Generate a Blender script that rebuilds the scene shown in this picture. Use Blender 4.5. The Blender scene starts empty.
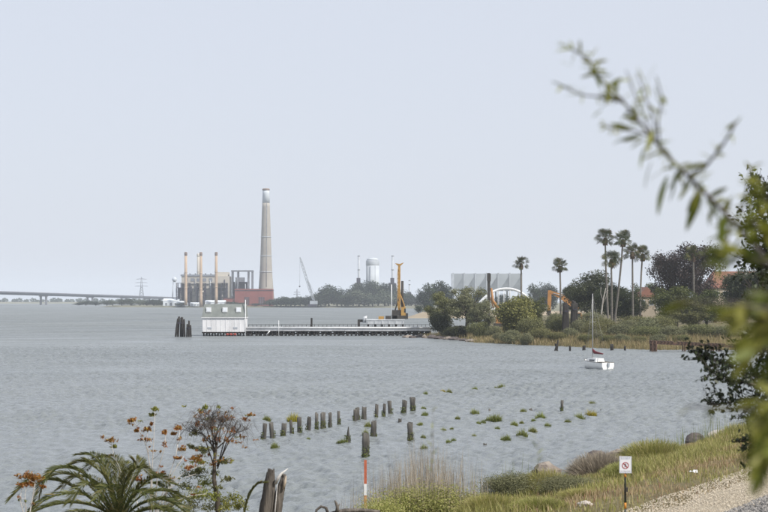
import bpy, math, random
import numpy as np
from mathutils import Vector, Matrix

rng = np.random.default_rng(7)
random.seed(7)
SC = bpy.context.scene
COL = SC.collection
R = math.radians

# ------------------------------------------------------------------ camera
CAMZ = 9.0          # eye height above the water, metres
FPX = 1500.0        # focal length in photo pixels (768 wide)
HORIZON = 300.0
cam_data = bpy.data.cameras.new('camera')
cam_data.sensor_width = 36.0
cam_data.lens = 36.0 * FPX / 768.0
cam_data.shift_y = (HORIZON - 256.0) / 768.0
cam_data.clip_start = 0.2
cam_data.clip_end = 30000.0
cam_data.dof.use_dof = True
cam_data.dof.focus_distance = 150.0
cam_data.dof.aperture_fstop = 3.1
cam = bpy.data.objects.new('camera', cam_data)
cam.location = (0, 0, CAMZ)
cam.rotation_euler = (R(90), 0, 0)
COL.objects.link(cam)
SC.camera = cam

# ------------------------------------------------------------------ sky + sun
SUN_EL, SUN_AZ = 46.0, 128.0       # azimuth clockwise from +Y: behind the camera, to the right
world = bpy.data.worlds.new('World')
SC.world = world
world.use_nodes = True
wn, wl = world.node_tree.nodes, world.node_tree.links
bg = wn['Background']
sky = wn.new('ShaderNodeTexSky')
sky.sky_type = 'NISHITA'
sky.sun_disc = False
sky.sun_elevation = R(SUN_EL)
sky.sun_rotation = R(SUN_AZ)
sky.air_density = 1.0
sky.dust_density = 3.0
sky.ozone_density = 1.5
veil = wn.new('ShaderNodeMixRGB')     # thin high cloud: an even white veil over the blue
veil.blend_type = 'MIX'
veil.inputs['Fac'].default_value = 0.80
veil.inputs['Color2'].default_value = (7.3, 7.68, 8.6, 1)
wl.new(sky.outputs['Color'], veil.inputs['Color1'])
wl.new(veil.outputs['Color'], bg.inputs['Color'])
bg.inputs['Strength'].default_value = 0.10

sun_data = bpy.data.lights.new('sun', 'SUN')
sun_data.energy = 4.3
sun_data.angle = R(2.5)
sun_data.color = (1.0, 0.955, 0.88)
sun = bpy.data.objects.new('sun', sun_data)
sdir = Vector((math.sin(R(SUN_AZ)) * math.cos(R(SUN_EL)), math.cos(R(SUN_AZ)) * math.cos(R(SUN_EL)), math.sin(R(SUN_EL))))
sun.rotation_euler = sdir.to_track_quat('Z', 'Y').to_euler()
sun.location = sdir * 60
COL.objects.link(sun)

SC.view_settings.view_transform = 'Standard'
SC.view_settings.look = 'None'
SC.view_settings.exposure = 0.12
SC.view_settings.gamma = 1.0
SC.view_settings.use_curve_mapping = False
SC.render.engine = 'CYCLES'
cy = SC.cycles
cy.use_denoising = True
cy.max_bounces = 6
cy.diffuse_bounces = 3
cy.glossy_bounces = 3
cy.transmission_bounces = 3
cy.volume_bounces = 1
cy.transparent_max_bounces = 6

# ------------------------------------------------------------------ helpers
def P(x, y, Y):
    """world point seen at photo pixel (x, y) when it stands Y metres away"""
    return Vector(((x - 384.0) * Y / FPX, Y, CAMZ - (y - HORIZON) * Y / FPX))
def W(x, y):
    """point on the water surface at photo pixel"""
    Y = FPX * CAMZ / (y - HORIZON)
    return Vector(((x - 384.0) * Y / FPX, Y, 0.0))
def PX(v):
    return 384 + FPX * v[0] / v[1], HORIZON - FPX * (v[2] - CAMZ) / v[1]

def lin(c):
    return tuple(c) + (1.0,)

def mat(name, c1, c2=None, scale=3.0, rough=0.75, bump=0.0, bscale=None, metal=0.0, detail=5.0, stretch=None, rand=0.12, spec=0.3, bdist=0.05, contrast=(0.35, 0.65)):
    m = bpy.data.materials.new(name)
    m.use_nodes = True
    n, l = m.node_tree.nodes, m.node_tree.links
    b = n['Principled BSDF']
    b.inputs['Roughness'].default_value = rough
    b.inputs['Metallic'].default_value = metal
    b.inputs['Specular IOR Level'].default_value = spec
    tc = n.new('ShaderNodeTexCoord')
    src = tc.outputs['Object']
    if stretch:
        mp = n.new('ShaderNodeMapping'); mp.inputs['Scale'].default_value = stretch
        l.new(src, mp.inputs['Vector']); src = mp.outputs['Vector']
    c2 = c2 or tuple(min(1, v * 0.72) for v in c1)
    no = n.new('ShaderNodeTexNoise'); no.inputs['Scale'].default_value = scale; no.inputs['Detail'].default_value = detail
    l.new(src, no.inputs['Vector'])
    rp = n.new('ShaderNodeValToRGB')
    rp.color_ramp.elements[0].position = contrast[0]; rp.color_ramp.elements[0].color = lin(c1)
    rp.color_ramp.elements[1].position = contrast[1]; rp.color_ramp.elements[1].color = lin(c2)
    l.new(no.outputs['Fac'], rp.inputs['Fac'])
    oi = n.new('ShaderNodeObjectInfo')
    mr = n.new('ShaderNodeMapRange'); mr.inputs['To Min'].default_value = 1 - rand; mr.inputs['To Max'].default_value = 1 + rand
    l.new(oi.outputs['Random'], mr.inputs['Value'])
    hs = n.new('ShaderNodeHueSaturation')
    l.new(mr.outputs['Result'], hs.inputs['Value']); l.new(rp.outputs['Color'], hs.inputs['Color'])
    l.new(hs.outputs['Color'], b.inputs['Base Color'])
    if bump:
        nb = n.new('ShaderNodeTexNoise'); nb.inputs['Scale'].default_value = bscale or scale * 4; nb.inputs['Detail'].default_value = 4
        l.new(src, nb.inputs['Vector'])
        bp = n.new('ShaderNodeBump'); bp.inputs['Strength'].default_value = bump; bp.inputs['Distance'].default_value = bdist
        l.new(nb.outputs['Fac'], bp.inputs['Height']); l.new(bp.outputs['Normal'], b.inputs['Normal'])
    return m

def leafmat(name, c1, c2, trans=0.3, gloss=0.02, hue=0.472, c3=None, rand=0.12):
    """leaf colours vary leaf by leaf; light passes through"""
    m = bpy.data.materials.new(name)
    m.use_nodes = True
    n, l = m.node_tree.nodes, m.node_tree.links
    n.remove(n['Principled BSDF'])
    out = n['Material Output']
    g = n.new('ShaderNodeNewGeometry')
    rp = n.new('ShaderNodeValToRGB')
    e = rp.color_ramp.elements
    e[0].color = lin(c1); e[1].color = lin(c2)
    if c3:
        x = e.new(0.86); x.color = lin(c2); e[2].position = 0.96; e[2].color = lin(c3)
    l.new(g.outputs['Random Per Island'], rp.inputs['Fac'])
    oi = n.new('ShaderNodeObjectInfo')
    mr = n.new('ShaderNodeMapRange'); mr.inputs['To Min'].default_value = 1 - rand; mr.inputs['To Max'].default_value = 1 + rand
    l.new(oi.outputs['Random'], mr.inputs['Value'])
    hs = n.new('ShaderNodeHueSaturation'); hs.inputs['Saturation'].default_value = 1.12
    mh = n.new('ShaderNodeMath'); mh.operation = 'MULTIPLY_ADD'; mh.inputs[1].default_value = 0.03; mh.inputs[2].default_value = hue
    wn_ = n.new('ShaderNodeTexWhiteNoise'); wn_.noise_dimensions = '1D'; l.new(oi.outputs['Random'], wn_.inputs['W'])
    l.new(wn_.outputs['Value'], mh.inputs[0]); l.new(mh.outputs[0], hs.inputs['Hue'])
    l.new(mr.outputs['Result'], hs.inputs['Value']); l.new(rp.outputs['Color'], hs.inputs['Color'])
    d = n.new('ShaderNodeBsdfDiffuse'); t = n.new('ShaderNodeBsdfTranslucent'); gl = n.new('ShaderNodeBsdfGlossy')
    gl.inputs['Roughness'].default_value = 0.5
    gl.inputs['Color'].default_value = (0.8, 0.8, 0.8, 1)
    l.new(hs.outputs['Color'], d.inputs['Color']); l.new(hs.outputs['Color'], t.inputs['Color'])
    m1 = n.new('ShaderNodeMixShader'); m1.inputs[0].default_value = trans
    m2 = n.new('ShaderNodeMixShader'); m2.inputs[0].default_value = gloss
    l.new(d.outputs[0], m1.inputs[1]); l.new(t.outputs[0], m1.inputs[2])
    l.new(m1.outputs[0], m2.inputs[1]); l.new(gl.outputs[0], m2.inputs[2])
    l.new(m2.outputs[0], out.inputs['Surface'])
    return m

def tag(o, label=None, cat=None, group=None, kind=None):
    if label: o['label'] = label
    if cat: o['category'] = cat
    if group: o['group'] = group
    if kind: o['kind'] = kind
    return o

def link(o, parent=None):
    COL.objects.link(o)
    if parent: o.parent = parent
    return o

def empty(name, loc=(0, 0, 0), rz=0.0, scale=1.0):
    o = bpy.data.objects.new(name, None)
    o.empty_display_size = 0.5
    o.location = loc
    o.rotation_euler = (0, 0, rz)
    o.scale = (scale,) * 3 if not hasattr(scale, '__len__') else scale
    return link(o)

def copy_tree(o, parent=None):
    c = o.copy(); COL.objects.link(c); c.parent = parent
    for ch in list(o.children): copy_tree(ch, c)
    return c

def drop(o):
    for ch in list(o.children): drop(ch)
    bpy.data.objects.remove(o)

def mesh_np(name, V, Q, m, parent=None, smooth=False, loc=None):
    """V (n,3); Q (k,3|4) index array -> one mesh object"""
    V = np.asarray(V, dtype=np.float32); Q = np.asarray(Q, dtype=np.int32)
    me = bpy.data.meshes.new(name)
    me.vertices.add(len(V)); me.vertices.foreach_set('co', V.ravel())
    k = Q.shape[1]
    me.loops.add(Q.size); me.loops.foreach_set('vertex_index', Q.ravel())
    me.polygons.add(len(Q))
    me.polygons.foreach_set('loop_start', np.arange(0, Q.size, k, dtype=np.int32))
    me.polygons.foreach_set('loop_total', np.full(len(Q), k, dtype=np.int32))
    if smooth: me.polygons.foreach_set('use_smooth', np.ones(len(Q), dtype=bool))
    me.update(calc_edges=True); me.validate()
    if m: me.materials.append(m)
    o = bpy.data.objects.new(name, me)
    if loc is not None: o.location = loc
    return link(o, parent)

class MB:
    """collects shapes into one mesh"""
    def __init__(s): s.v = []; s.f = []; s.sm = []
    def add(s, vs, fs, smooth=False):
        b = len(s.v); s.v += [tuple(v) for v in vs]; s.f += [tuple(i + b for i in f) for f in fs]; s.sm += [smooth] * len(fs); return s
    def box(s, x0, x1, y0, y1, z0, z1):
        return s.add([(x0,y0,z0),(x1,y0,z0),(x1,y1,z0),(x0,y1,z0),(x0,y0,z1),(x1,y0,z1),(x1,y1,z1),(x0,y1,z1)],
                     [(0,3,2,1),(4,5,6,7),(0,1,5,4),(1,2,6,5),(2,3,7,6),(3,0,4,7)])
    def frus(s, b, t, z0, z1):
        (x0,x1,y0,y1), (a0,a1,c0,c1) = b, t
        return s.add([(x0,y0,z0),(x1,y0,z0),(x1,y1,z0),(x0,y1,z0),(a0,c0,z1),(a1,c0,z1),(a1,c1,z1),(a0,c1,z1)],
                     [(0,3,2,1),(4,5,6,7),(0,1,5,4),(1,2,6,5),(2,3,7,6),(3,0,4,7)])
    def tube(s, pts, rad, n=6, smooth=True, caps=True):
        pts = [Vector(p) for p in pts]
        if not hasattr(rad, '__len__'): rad = [rad] * len(pts)
        vs = []; up = None
        for i, p in enumerate(pts):
            t = (pts[min(i + 1, len(pts) - 1)] - pts[max(i - 1, 0)])
            if t.length < 1e-9: t = Vector((0, 0, 1))
            t.normalize()
            if up is None:
                up = Vector((1, 0, 0)) if abs(t.x) < 0.8 else Vector((0, 1, 0))
            a = t.cross(up); a.normalize(); b = a.cross(t); up = b.copy(); 
            for k in range(n):
                an = 2 * math.pi * k / n
                vs.append(p + (a * math.cos(an) + b * math.sin(an)) * rad[i])
            up = b
        fs = []
        for i in range(len(pts) - 1):
            for k in range(n):
                k2 = (k + 1) % n
                fs.append((i * n + k, i * n + k2, (i + 1) * n + k2, (i + 1) * n + k))
        s.add(vs, fs, smooth)
        if caps:
            b0 = len(s.v) - len(vs)
            s.f += [tuple(b0 + k for k in reversed(range(n))), tuple(b0 + (len(pts) - 1) * n + k for k in range(n))]; s.sm += [False, False]
        return s
    def lathe(s, prof, n=20, c=(0, 0), smooth=True):
        vs = []; fs = []
        for r, z in prof:
            for k in range(n):
                a = 2 * math.pi * k / n; vs.append((c[0] + r * math.cos(a), c[1] + r * math.sin(a), z))
        for i in range(len(prof) - 1):
            for k in range(n):
                k2 = (k + 1) % n; fs.append((i * n + k, i * n + k2, (i + 1) * n + k2, (i + 1) * n + k))
        s.add(vs, fs, smooth)
        b0 = len(s.v) - len(vs)
        s.f += [tuple(b0 + k for k in reversed(range(n))), tuple(b0 + (len(prof) - 1) * n + k for k in range(n))]; s.sm += [False, False]
        return s
    def build(s, name, m, parent=None, loc=None, rz=0.0):
        me = bpy.data.meshes.new(name)
        me.from_pydata(s.v, [], s.f)
        me.polygons.foreach_set('use_smooth', s.sm)
        me.update()
        if m: me.materials.append(m)
        o = bpy.data.objects.new(name, me)
        if loc is not None: o.location = loc
        o.rotation_euler = (0, 0, rz)
        return link(o, parent)

ORD = 'first second third fourth fifth sixth seventh eighth ninth tenth eleventh twelfth thirteenth fourteenth fifteenth sixteenth seventeenth eighteenth nineteenth twentieth'.split()
ORD += ['twenty-' + w for w in ORD[:9]] + ['thirtieth'] + ['thirty-' + w for w in ORD[:9]] + ['fortieth'] + ['forty-' + w for w in ORD[:9]]
def by_place(objs, fmt, cat, group):
    """one label each, by the order they stand in from left to right"""
    objs = sorted(objs, key=lambda o: PX(o.location)[0])
    for i, o in enumerate(objs):
        w = 'leftmost' if i == 0 else ('rightmost' if i == len(objs) - 1 else ORD[i] + ' from the left')
        tag(o, fmt % w, cat, group)

# ------------------------------------------------------------------ materials
M = {}
def mk(k, *a, **kw): M[k] = mat(k, *a, **kw)
mk('concrete', (0.33,0.31,0.275), (0.27,0.25,0.225), scale=0.05, bump=0.1)
mk('concrete_white', (0.56,0.60,0.64), (0.48,0.52,0.56), scale=0.1)
mk('bridge', (0.07,0.075,0.10), (0.05,0.055,0.075), scale=0.02)
mk('bridge_pier', (0.20,0.20,0.22), (0.15,0.15,0.17), scale=0.1)
mk('tan_stack', (0.44,0.33,0.24), (0.36,0.27,0.19), scale=0.1)
mk('stack_cap', (0.22,0.16,0.13), scale=0.2)
mk('plant_wall', (0.50,0.47,0.41), (0.42,0.39,0.34), scale=0.05)
mk('steel_dark', (0.05,0.045,0.065), (0.03,0.028,0.042), scale=0.3, rough=0.6)
mk('steel_grey', (0.22,0.24,0.27), (0.16,0.17,0.20), scale=0.3, rough=0.6)
mk('brick_red', (0.26,0.08,0.065), (0.20,0.062,0.052), scale=0.1)
mk('brick_dark', (0.10,0.05,0.055), scale=0.1)
mk('white_shed', (0.68,0.72,0.76), (0.55,0.60,0.66), scale=0.1)
mk('galv', (0.42,0.45,0.49), (0.34,0.37,0.40), scale=0.2, rough=0.5)
mk('screen', (0.36,0.39,0.42), (0.30,0.33,0.36), scale=0.05)
mk('screen_dark', (0.23,0.255,0.28), scale=0.1)
mk('white_paint', (0.78,0.79,0.80), (0.66,0.67,0.68), scale=1.2, rough=0.55, rand=0.04)
mk('white_weathered', (0.74,0.74,0.75), (0.60,0.60,0.61), scale=0.9, stretch=(1,1,0.25), rough=0.7, rand=0.05)
mk('roof_grey', (0.26,0.28,0.265), (0.21,0.228,0.218), scale=0.8, rough=0.8, bump=0.3)
mk('glass_pale', (0.80,0.84,0.88), (0.74,0.78,0.82), scale=2, rough=0.2, spec=0.6)
mk('glass_dark', (0.03,0.035,0.04), scale=2, rough=0.15, spec=0.6)
mk('pile_dark', (0.040,0.036,0.033), (0.020,0.018,0.017), scale=2.5, stretch=(1,1,0.2), rough=0.9, bump=0.6)
mk('timber_grey', (0.20,0.185,0.165), (0.085,0.078,0.068), scale=4, stretch=(1,1,0.12), rough=0.9, bump=0.8, rand=0.2)
mk('timber_brown', (0.13,0.075,0.05), (0.07,0.045,0.035), scale=3, rough=0.9, bump=0.5)
mk('rig_yellow', (0.42,0.25,0.07), (0.34,0.20,0.06), scale=1.0, rough=0.5)
mk('rig_orange', (0.40,0.20,0.07), (0.32,0.16,0.06), scale=1.0, rough=0.5)
mk('rig_dark', (0.05,0.045,0.04), scale=1.0, rough=0.6)
mk('barge_white', (0.66,0.68,0.70), (0.50,0.52,0.54), scale=0.7, rough=0.6)
mk('hull_white', (0.82,0.82,0.80), (0.76,0.76,0.74), scale=2.0, rough=0.3, spec=0.5, rand=0.02)
mk('maroon', (0.16,0.02,0.03), (0.10,0.015,0.02), scale=3)
mk('alu', (0.42,0.42,0.42), (0.34,0.34,0.34), scale=3, rough=0.45, metal=0.4)
mk('red_paint', (0.32,0.06,0.045), scale=3)
mk('terracotta', (0.24,0.115,0.08), (0.19,0.09,0.065), scale=0.6, bump=0.5)
mk('stucco', (0.42,0.35,0.27), (0.34,0.29,0.22), scale=0.4)
mk('bark', (0.11,0.09,0.07), (0.06,0.05,0.04), scale=3, stretch=(1,1,0.3), bump=0.8, rough=0.9)
mk('bark_pale', (0.42,0.40,0.36), (0.28,0.26,0.23), scale=3, stretch=(1,1,0.3), bump=0.4)
mk('palm_trunk', (0.19,0.175,0.155), (0.12,0.11,0.095), scale=2, stretch=(1,1,4), bump=0.6)
mk('bare_twig', (0.58,0.56,0.53), (0.40,0.37,0.34), scale=8, stretch=(1,1,0.3))
mk('dark_twig', (0.10,0.085,0.075), (0.06,0.05,0.045), scale=8)
mk('rock_dark', (0.12,0.10,0.095), (0.07,0.06,0.058), scale=3, bump=0.8, rough=0.9)
mk('rock_tan', (0.30,0.26,0.22), (0.20,0.165,0.14), scale=3, bump=0.8, rough=0.9)
mk('rock_pale', (0.50,0.46,0.42), (0.38,0.34,0.31), scale=3, bump=0.8, rough=0.9)
mk('driftwood', (0.16,0.14,0.12), (0.05,0.042,0.036), scale=5, stretch=(1,1,0.15), bump=1.0, rough=0.9)
mk('split_wood', (0.55,0.46,0.36), (0.36,0.28,0.20), scale=6, stretch=(1,1,0.12), bump=0.8)
mk('deadwood_white', (0.66,0.64,0.62), (0.48,0.46,0.44), scale=6, stretch=(1,1,0.2), bump=0.5)
mk('sign_white', (0.80,0.80,0.82), (0.74,0.74,0.77), scale=3, rough=0.4, rand=0.0)
mk('sign_red', (0.45,0.10,0.10), scale=3, rand=0.0)
mk('sign_ink', (0.08,0.08,0.10), scale=3, rand=0.0)
mk('sign_blue', (0.36,0.42,0.54), scale=3, rand=0.0)
mk('post_dark', (0.055,0.062,0.05), (0.035,0.04,0.032), scale=5, rough=0.6)
mk('orange_band', (0.62,0.26,0.04), scale=5, rough=0.5)
mk('stake_orange', (0.46,0.13,0.07), (0.36,0.10,0.055), scale=5, rough=0.5)
mk('stake_low', (0.52,0.27,0.13), (0.42,0.21,0.10), scale=5, rough=0.5)
mk('sand', (0.36,0.30,0.22), (0.27,0.22,0.155), scale=0.05)
mk('far_earth', (0.20,0.19,0.13), (0.13,0.13,0.085), scale=0.03)
L = {}
def lk(k, *a, **kw): L[k] = leafmat(k, *a, **kw)
lk('far_leaf', (0.032,0.048,0.030), (0.060,0.080,0.048), trans=0.15)
lk('far_pale', (0.085,0.105,0.075), (0.13,0.15,0.11), trans=0.15)
lk('far_dark', (0.024,0.034,0.028), (0.045,0.060,0.045), trans=0.15)
lk('mid_dark', (0.036,0.046,0.024), (0.085,0.098,0.052))
lk('mid_olive', (0.105,0.112,0.050), (0.205,0.205,0.098), hue=0.482)
lk('mid_pale', (0.13,0.14,0.078), (0.235,0.235,0.14), hue=0.482)
lk('mid_yellow', (0.11,0.125,0.045), (0.23,0.235,0.09))
lk('mid_green', (0.052,0.066,0.024), (0.115,0.128,0.050), hue=0.48)
lk('mid_purple', (0.032,0.025,0.026), (0.075,0.056,0.052), trans=0.2, hue=0.49)
lk('fan_green', (0.035,0.046,0.020), (0.090,0.105,0.045), c3=(0.17,0.13,0.07))
lk('fan_dead', (0.10,0.075,0.045), (0.17,0.13,0.085))
lk('date_green', (0.040,0.056,0.020), (0.135,0.145,0.052), trans=0.3, gloss=0.02, c3=(0.24,0.21,0.11))
lk('rust_leaf', (0.20,0.075,0.035), (0.34,0.17,0.075), c3=(0.36,0.28,0.10), hue=0.49)
lk('lime_leaf', (0.13,0.15,0.035), (0.27,0.28,0.09))
lk('reed_dry', (0.24,0.21,0.17), (0.44,0.39,0.31), trans=0.2)
lk('grass_green', (0.19,0.215,0.07), (0.38,0.38,0.155), c3=(0.50,0.44,0.25))
lk('algae', (0.045,0.065,0.018), (0.13,0.15,0.04))
lk('grass_dry', (0.30,0.24,0.135), (0.48,0.41,0.25), c3=(0.30,0.17,0.11))
lk('marsh_grass', (0.20,0.195,0.085), (0.38,0.34,0.18), c3=(0.50,0.42,0.26))
lk('clump_green', (0.12,0.155,0.045), (0.25,0.28,0.095), c3=(0.30,0.28,0.10))
lk('clump_yellow', (0.26,0.25,0.04), (0.42,0.38,0.10))
lk('brush_grey', (0.27,0.24,0.19), (0.42,0.375,0.30), trans=0.2)
lk('oak_leaf', (0.012,0.019,0.008), (0.036,0.050,0.018), gloss=0.04, trans=0.2)
lk('oak_young', (0.07,0.10,0.025), (0.15,0.18,0.05))
lk('willow_leaf', (0.08,0.11,0.024), (0.19,0.22,0.055), trans=0.45, rand=0.45)
lk('willow_young', (0.17,0.20,0.045), (0.32,0.33,0.11), trans=0.45, rand=0.25)
# ------------------------------------------------------------------ the setting
def poly_sd(px, py, poly):
    """signed distance to a polygon, positive inside"""
    poly = np.array(poly, float); d = np.full(px.shape, 1e9); ins = np.zeros(px.shape, bool)
    for i in range(len(poly)):
        a, b = poly[i], poly[(i + 1) % len(poly)]
        e = b - a; t = np.clip(((px - a[0]) * e[0] + (py - a[1]) * e[1]) / (e @ e), 0, 1)
        d = np.minimum(d, np.hypot(px - a[0] - t * e[0], py - a[1] - t * e[1]))
        c = (a[1] > py) != (b[1] > py)
        with np.errstate(divide='ignore', invalid='ignore'):
            xi = (b[0] - a[0]) * (py - a[1]) / (b[1] - a[1] + 1e-12) + a[0]
        ins ^= c & (px < xi)
    return np.where(ins, d, -d)

def wob(x, y, s, a=1.0):
    return a * (np.sin(x / s + 1.3 * np.sin(y / s * 0.7)) + np.sin(y / s * 1.3 + 0.9 * np.sin(x / s * 1.7 + 2)) ) * 0.5

def grid_obj(name, x0, x1, y0, y1, step, hf, m):
    xs = np.arange(x0, x1 + step, step); ys = np.arange(y0, y1 + step, step)
    gx, gy = np.meshgrid(xs, ys); gz = hf(gx, gy)
    V = np.stack([gx, gy, gz], -1).reshape(-1, 3)
    ny, nx = gx.shape
    i = np.arange(ny * nx).reshape(ny, nx)
    Q = np.stack([i[:-1, :-1], i[:-1, 1:], i[1:, 1:], i[1:, :-1]], -1).reshape(-1, 4)
    keep = gz.ravel()[Q].max(1) > -1.2
    o = mesh_np(name, V, Q[keep], m, smooth=True)
    return tag(o, kind='structure')

# --- water
wm = bpy.data.materials.new('water'); wm.use_nodes = True
n, l = wm.node_tree.nodes, wm.node_tree.links
b = n['Principled BSDF']
b.inputs['IOR'].default_value = 1.33
b.inputs['Roughness'].default_value = 0.16
b.inputs['Specular IOR Level'].default_value = 0.5
g = n.new('ShaderNodeNewGeometry')
def noise(scale, detail, stretch=(1, 1, 1), rough=0.55, rot=0.0):
    mp = n.new('ShaderNodeMapping'); mp.inputs['Scale'].default_value = stretch; mp.inputs['Rotation'].default_value = (0, 0, rot)
    l.new(g.outputs['Position'], mp.inputs['Vector'])
    t = n.new('ShaderNodeTexNoise'); t.inputs['Scale'].default_value = scale; t.inputs['Detail'].default_value = detail; t.inputs['Roughness'].default_value = rough
    l.new(mp.outputs['Vector'], t.inputs['Vector'])
    return t.outputs['Fac']
def mul(a, v):
    x = n.new('ShaderNodeMath'); x.operation = 'MULTIPLY'; l.new(a, x.inputs[0])
    if hasattr(v, 'links'): l.new(v, x.inputs[1])
    else: x.inputs[1].default_value = v
    return x.outputs[0]
def addn(a, c):
    x = n.new('ShaderNodeMath'); x.operation = 'ADD'; l.new(a, x.inputs[0]); l.new(c, x.inputs[1]); return x.outputs[0]
def mrange(a, lo, hi, t0, t1):
    x = n.new('ShaderNodeMapRange'); x.inputs['From Min'].default_value = lo; x.inputs['From Max'].default_value = hi
    x.inputs['To Min'].default_value = t0; x.inputs['To Max'].default_value = t1; l.new(a, x.inputs['Value']); return x.outputs['Result']
# small ripples ride on the modelled chop; farther out the larger waves are relief too
camd = n.new('ShaderNodeVectorMath'); camd.operation = 'LENGTH'; l.new(g.outputs['Position'], camd.inputs[0])
fade = mrange(camd.outputs['Value'], 270.0, 400.0, 0.0, 1.0)
rip = noise(1.9, 3.0, (0.8, 1.2, 1), 0.55, -0.2)
chop = noise(0.42, 3.0, (0.7, 1.0, 1), 0.55, 0.25)
gust = mrange(noise(0.018, 3.0, (0.6, 1.0, 1), 0.55, 0.3), 0.35, 0.65, 0.7, 1.25)
h = addn(mul(mul(rip, gust), 0.22), mul(mul(chop, fade), 1.9))
bp = n.new('ShaderNodeBump'); bp.inputs['Strength'].default_value = 1.0; bp.inputs['Distance'].default_value = 1.0
l.new(h, bp.inputs['Height']); l.new(bp.outputs['Normal'], b.inputs['Normal'])
paws = mrange(noise(0.085, 4.0, (0.35, 1.0, 1), 0.65, 0.08), 0.32, 0.68, 0.55, 1.5)
l.new(mul(mrange(camd.outputs['Value'], 110.0, 560.0, 0.17, 0.52), paws), b.inputs['Roughness'])   # waves too small to see widen the reflection
silt = n.new('ShaderNodeMixRGB')
silt.inputs['Color1'].default_value = (0.165, 0.182, 0.187, 1); silt.inputs['Color2'].default_value = (0.195, 0.212, 0.214, 1)
l.new(mrange(noise(0.012, 2.0, (0.5, 1.0, 1)), 0.35, 0.65, 0, 1), silt.inputs['Fac'])
l.new(silt.outputs['Color'], b.inputs['Base Color'])
WX, WY0, WY1 = 6000.0, -250.0, 14000.0
def water_sheet():
    # wind chop modelled as real waves out to 340 m, flat beyond
    y = [42.0]
    while y[-1] < 340: y.append(y[-1] + 0.17 + 0.0012 * (y[-1] - 42))
    y = np.array(y); NX = 560; u = np.linspace(-1, 1, NX)
    gx = u[None, :] * (y[:, None] * .30 + 6); gy = np.repeat(y[:, None], NX, 1)
    r2 = np.random.default_rng(3); z = np.zeros_like(gx)
    for i in range(56):
        lam = 0.50 * (2.2 / 0.50) ** r2.random(); th = R(205) + r2.normal() * .85; k = 2 * math.pi / lam
        amp = 0.0080 * lam ** .74
        ph = k * (gx * math.cos(th) + gy * math.sin(th)) + r2.uniform(0, 6.28)
        z += amp * (np.sin(ph) + .25 * np.sin(2 * ph + .5))
    env = np.clip(1 + .35 * wob(gx * .6, gy, 7.0, 1) + .45 * wob(gx * .5 + 40, gy, 23.0, 1) + .2 * wob(gx + 10, gy + 50, 3.0, 1), .3, 1.9)
    z *= env
    edge = np.minimum(1, np.minimum((1 - np.abs(u))[None, :] * 12, np.minimum((gy[-1, 0] - gy) / 60, (gy - 42) / 3).clip(0, 1)))
    z *= edge; z[0] = 0; z[-1] = 0; z[:, 0] = 0; z[:, -1] = 0
    ny, nx = gx.shape; V = np.stack([gx, gy, z], -1).reshape(-1, 3); i = np.arange(ny * nx).reshape(ny, nx)
    Q = np.stack([i[:-1, :-1], i[:-1, 1:], i[1:, 1:], i[1:, :-1]], -1).reshape(-1, 4)
    xa, xb = y[0] * .30 + 6, y[-1] * .30 + 6; ye = y[-1]
    far = np.array([(-WX, WY0, 0), (WX, WY0, 0), (WX, 42, 0), (xa, 42, 0), (-xa, 42, 0), (-WX, 42, 0), (WX, ye, 0), (xb, ye, 0), (-xb, ye, 0), (-WX, ye, 0), (WX, WY1, 0), (-WX, WY1, 0), (xa, WY0, 0), (-xa, WY0, 0), (xb, WY1, 0), (-xb, WY1, 0)], float)
    n0 = len(V); FQ = np.array([(0, 2, 3, 12), (12, 3, 4, 13), (13, 4, 5, 1 - 1 + 16), (3, 2, 6, 7), (5, 4, 8, 9), (7, 6, 10, 14), (8, 7, 14, 15), (9, 8, 15, 11)])
    far = np.vstack([far, [(-WX, WY0, 0)]]); FQ[0] = (12, 1, 2, 3); FQ[1] = (13, 12, 3, 4); FQ[2] = (16, 13, 4, 5)
    return mesh_np('water', np.vstack([V, far]), np.vstack([Q, FQ + n0]), wm, smooth=True)
wo = water_sheet()
tag(wo, kind='structure')

# --- near bank: its waterline runs from lower left to upper right; s = metres inland, t = metres along
SH0 = np.array([0.0, 57.0]); SD = np.array([0.4985, 0.8669]); SN = np.array([0.8669, -0.4985])
def st(x, y):
    return (x - SH0[0]) * SN[0] + (y - SH0[1]) * SN[1], (x - SH0[0]) * SD[0] + (y - SH0[1]) * SD[1]
def ts(t, s):
    return SH0[0] + t * SD[0] + s * SN[0], SH0[1] + t * SD[1] + s * SN[1]
def sstep(a, c, v):
    u = np.clip((v - a) / (c - a), 0, 1); return u * u * (3 - 2 * u)
def bank_z(x, y):
    x = np.asarray(x, float); y = np.asarray(y, float)
    s, t = st(x, y)
    s = s + wob(x, y, 2.6, 0.9) * (1 - sstep(8, 12, s))
    z = np.where(s < 0, 0.30 * s, 0)
    z = z + 0.75 * sstep(-0.2, 1.6, s) + 2.25 * sstep(1.0, 13.0, s) + 4.3 * sstep(18.0, 29.0, s)
    z = z + wob(x, y, 0.9, 0.07) * sstep(0, 2, s) * (1 - sstep(12.5, 13.8, s))
    return np.maximum(z, -2.0)
def gz(x, y): return float(bank_z(x, y))

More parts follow.
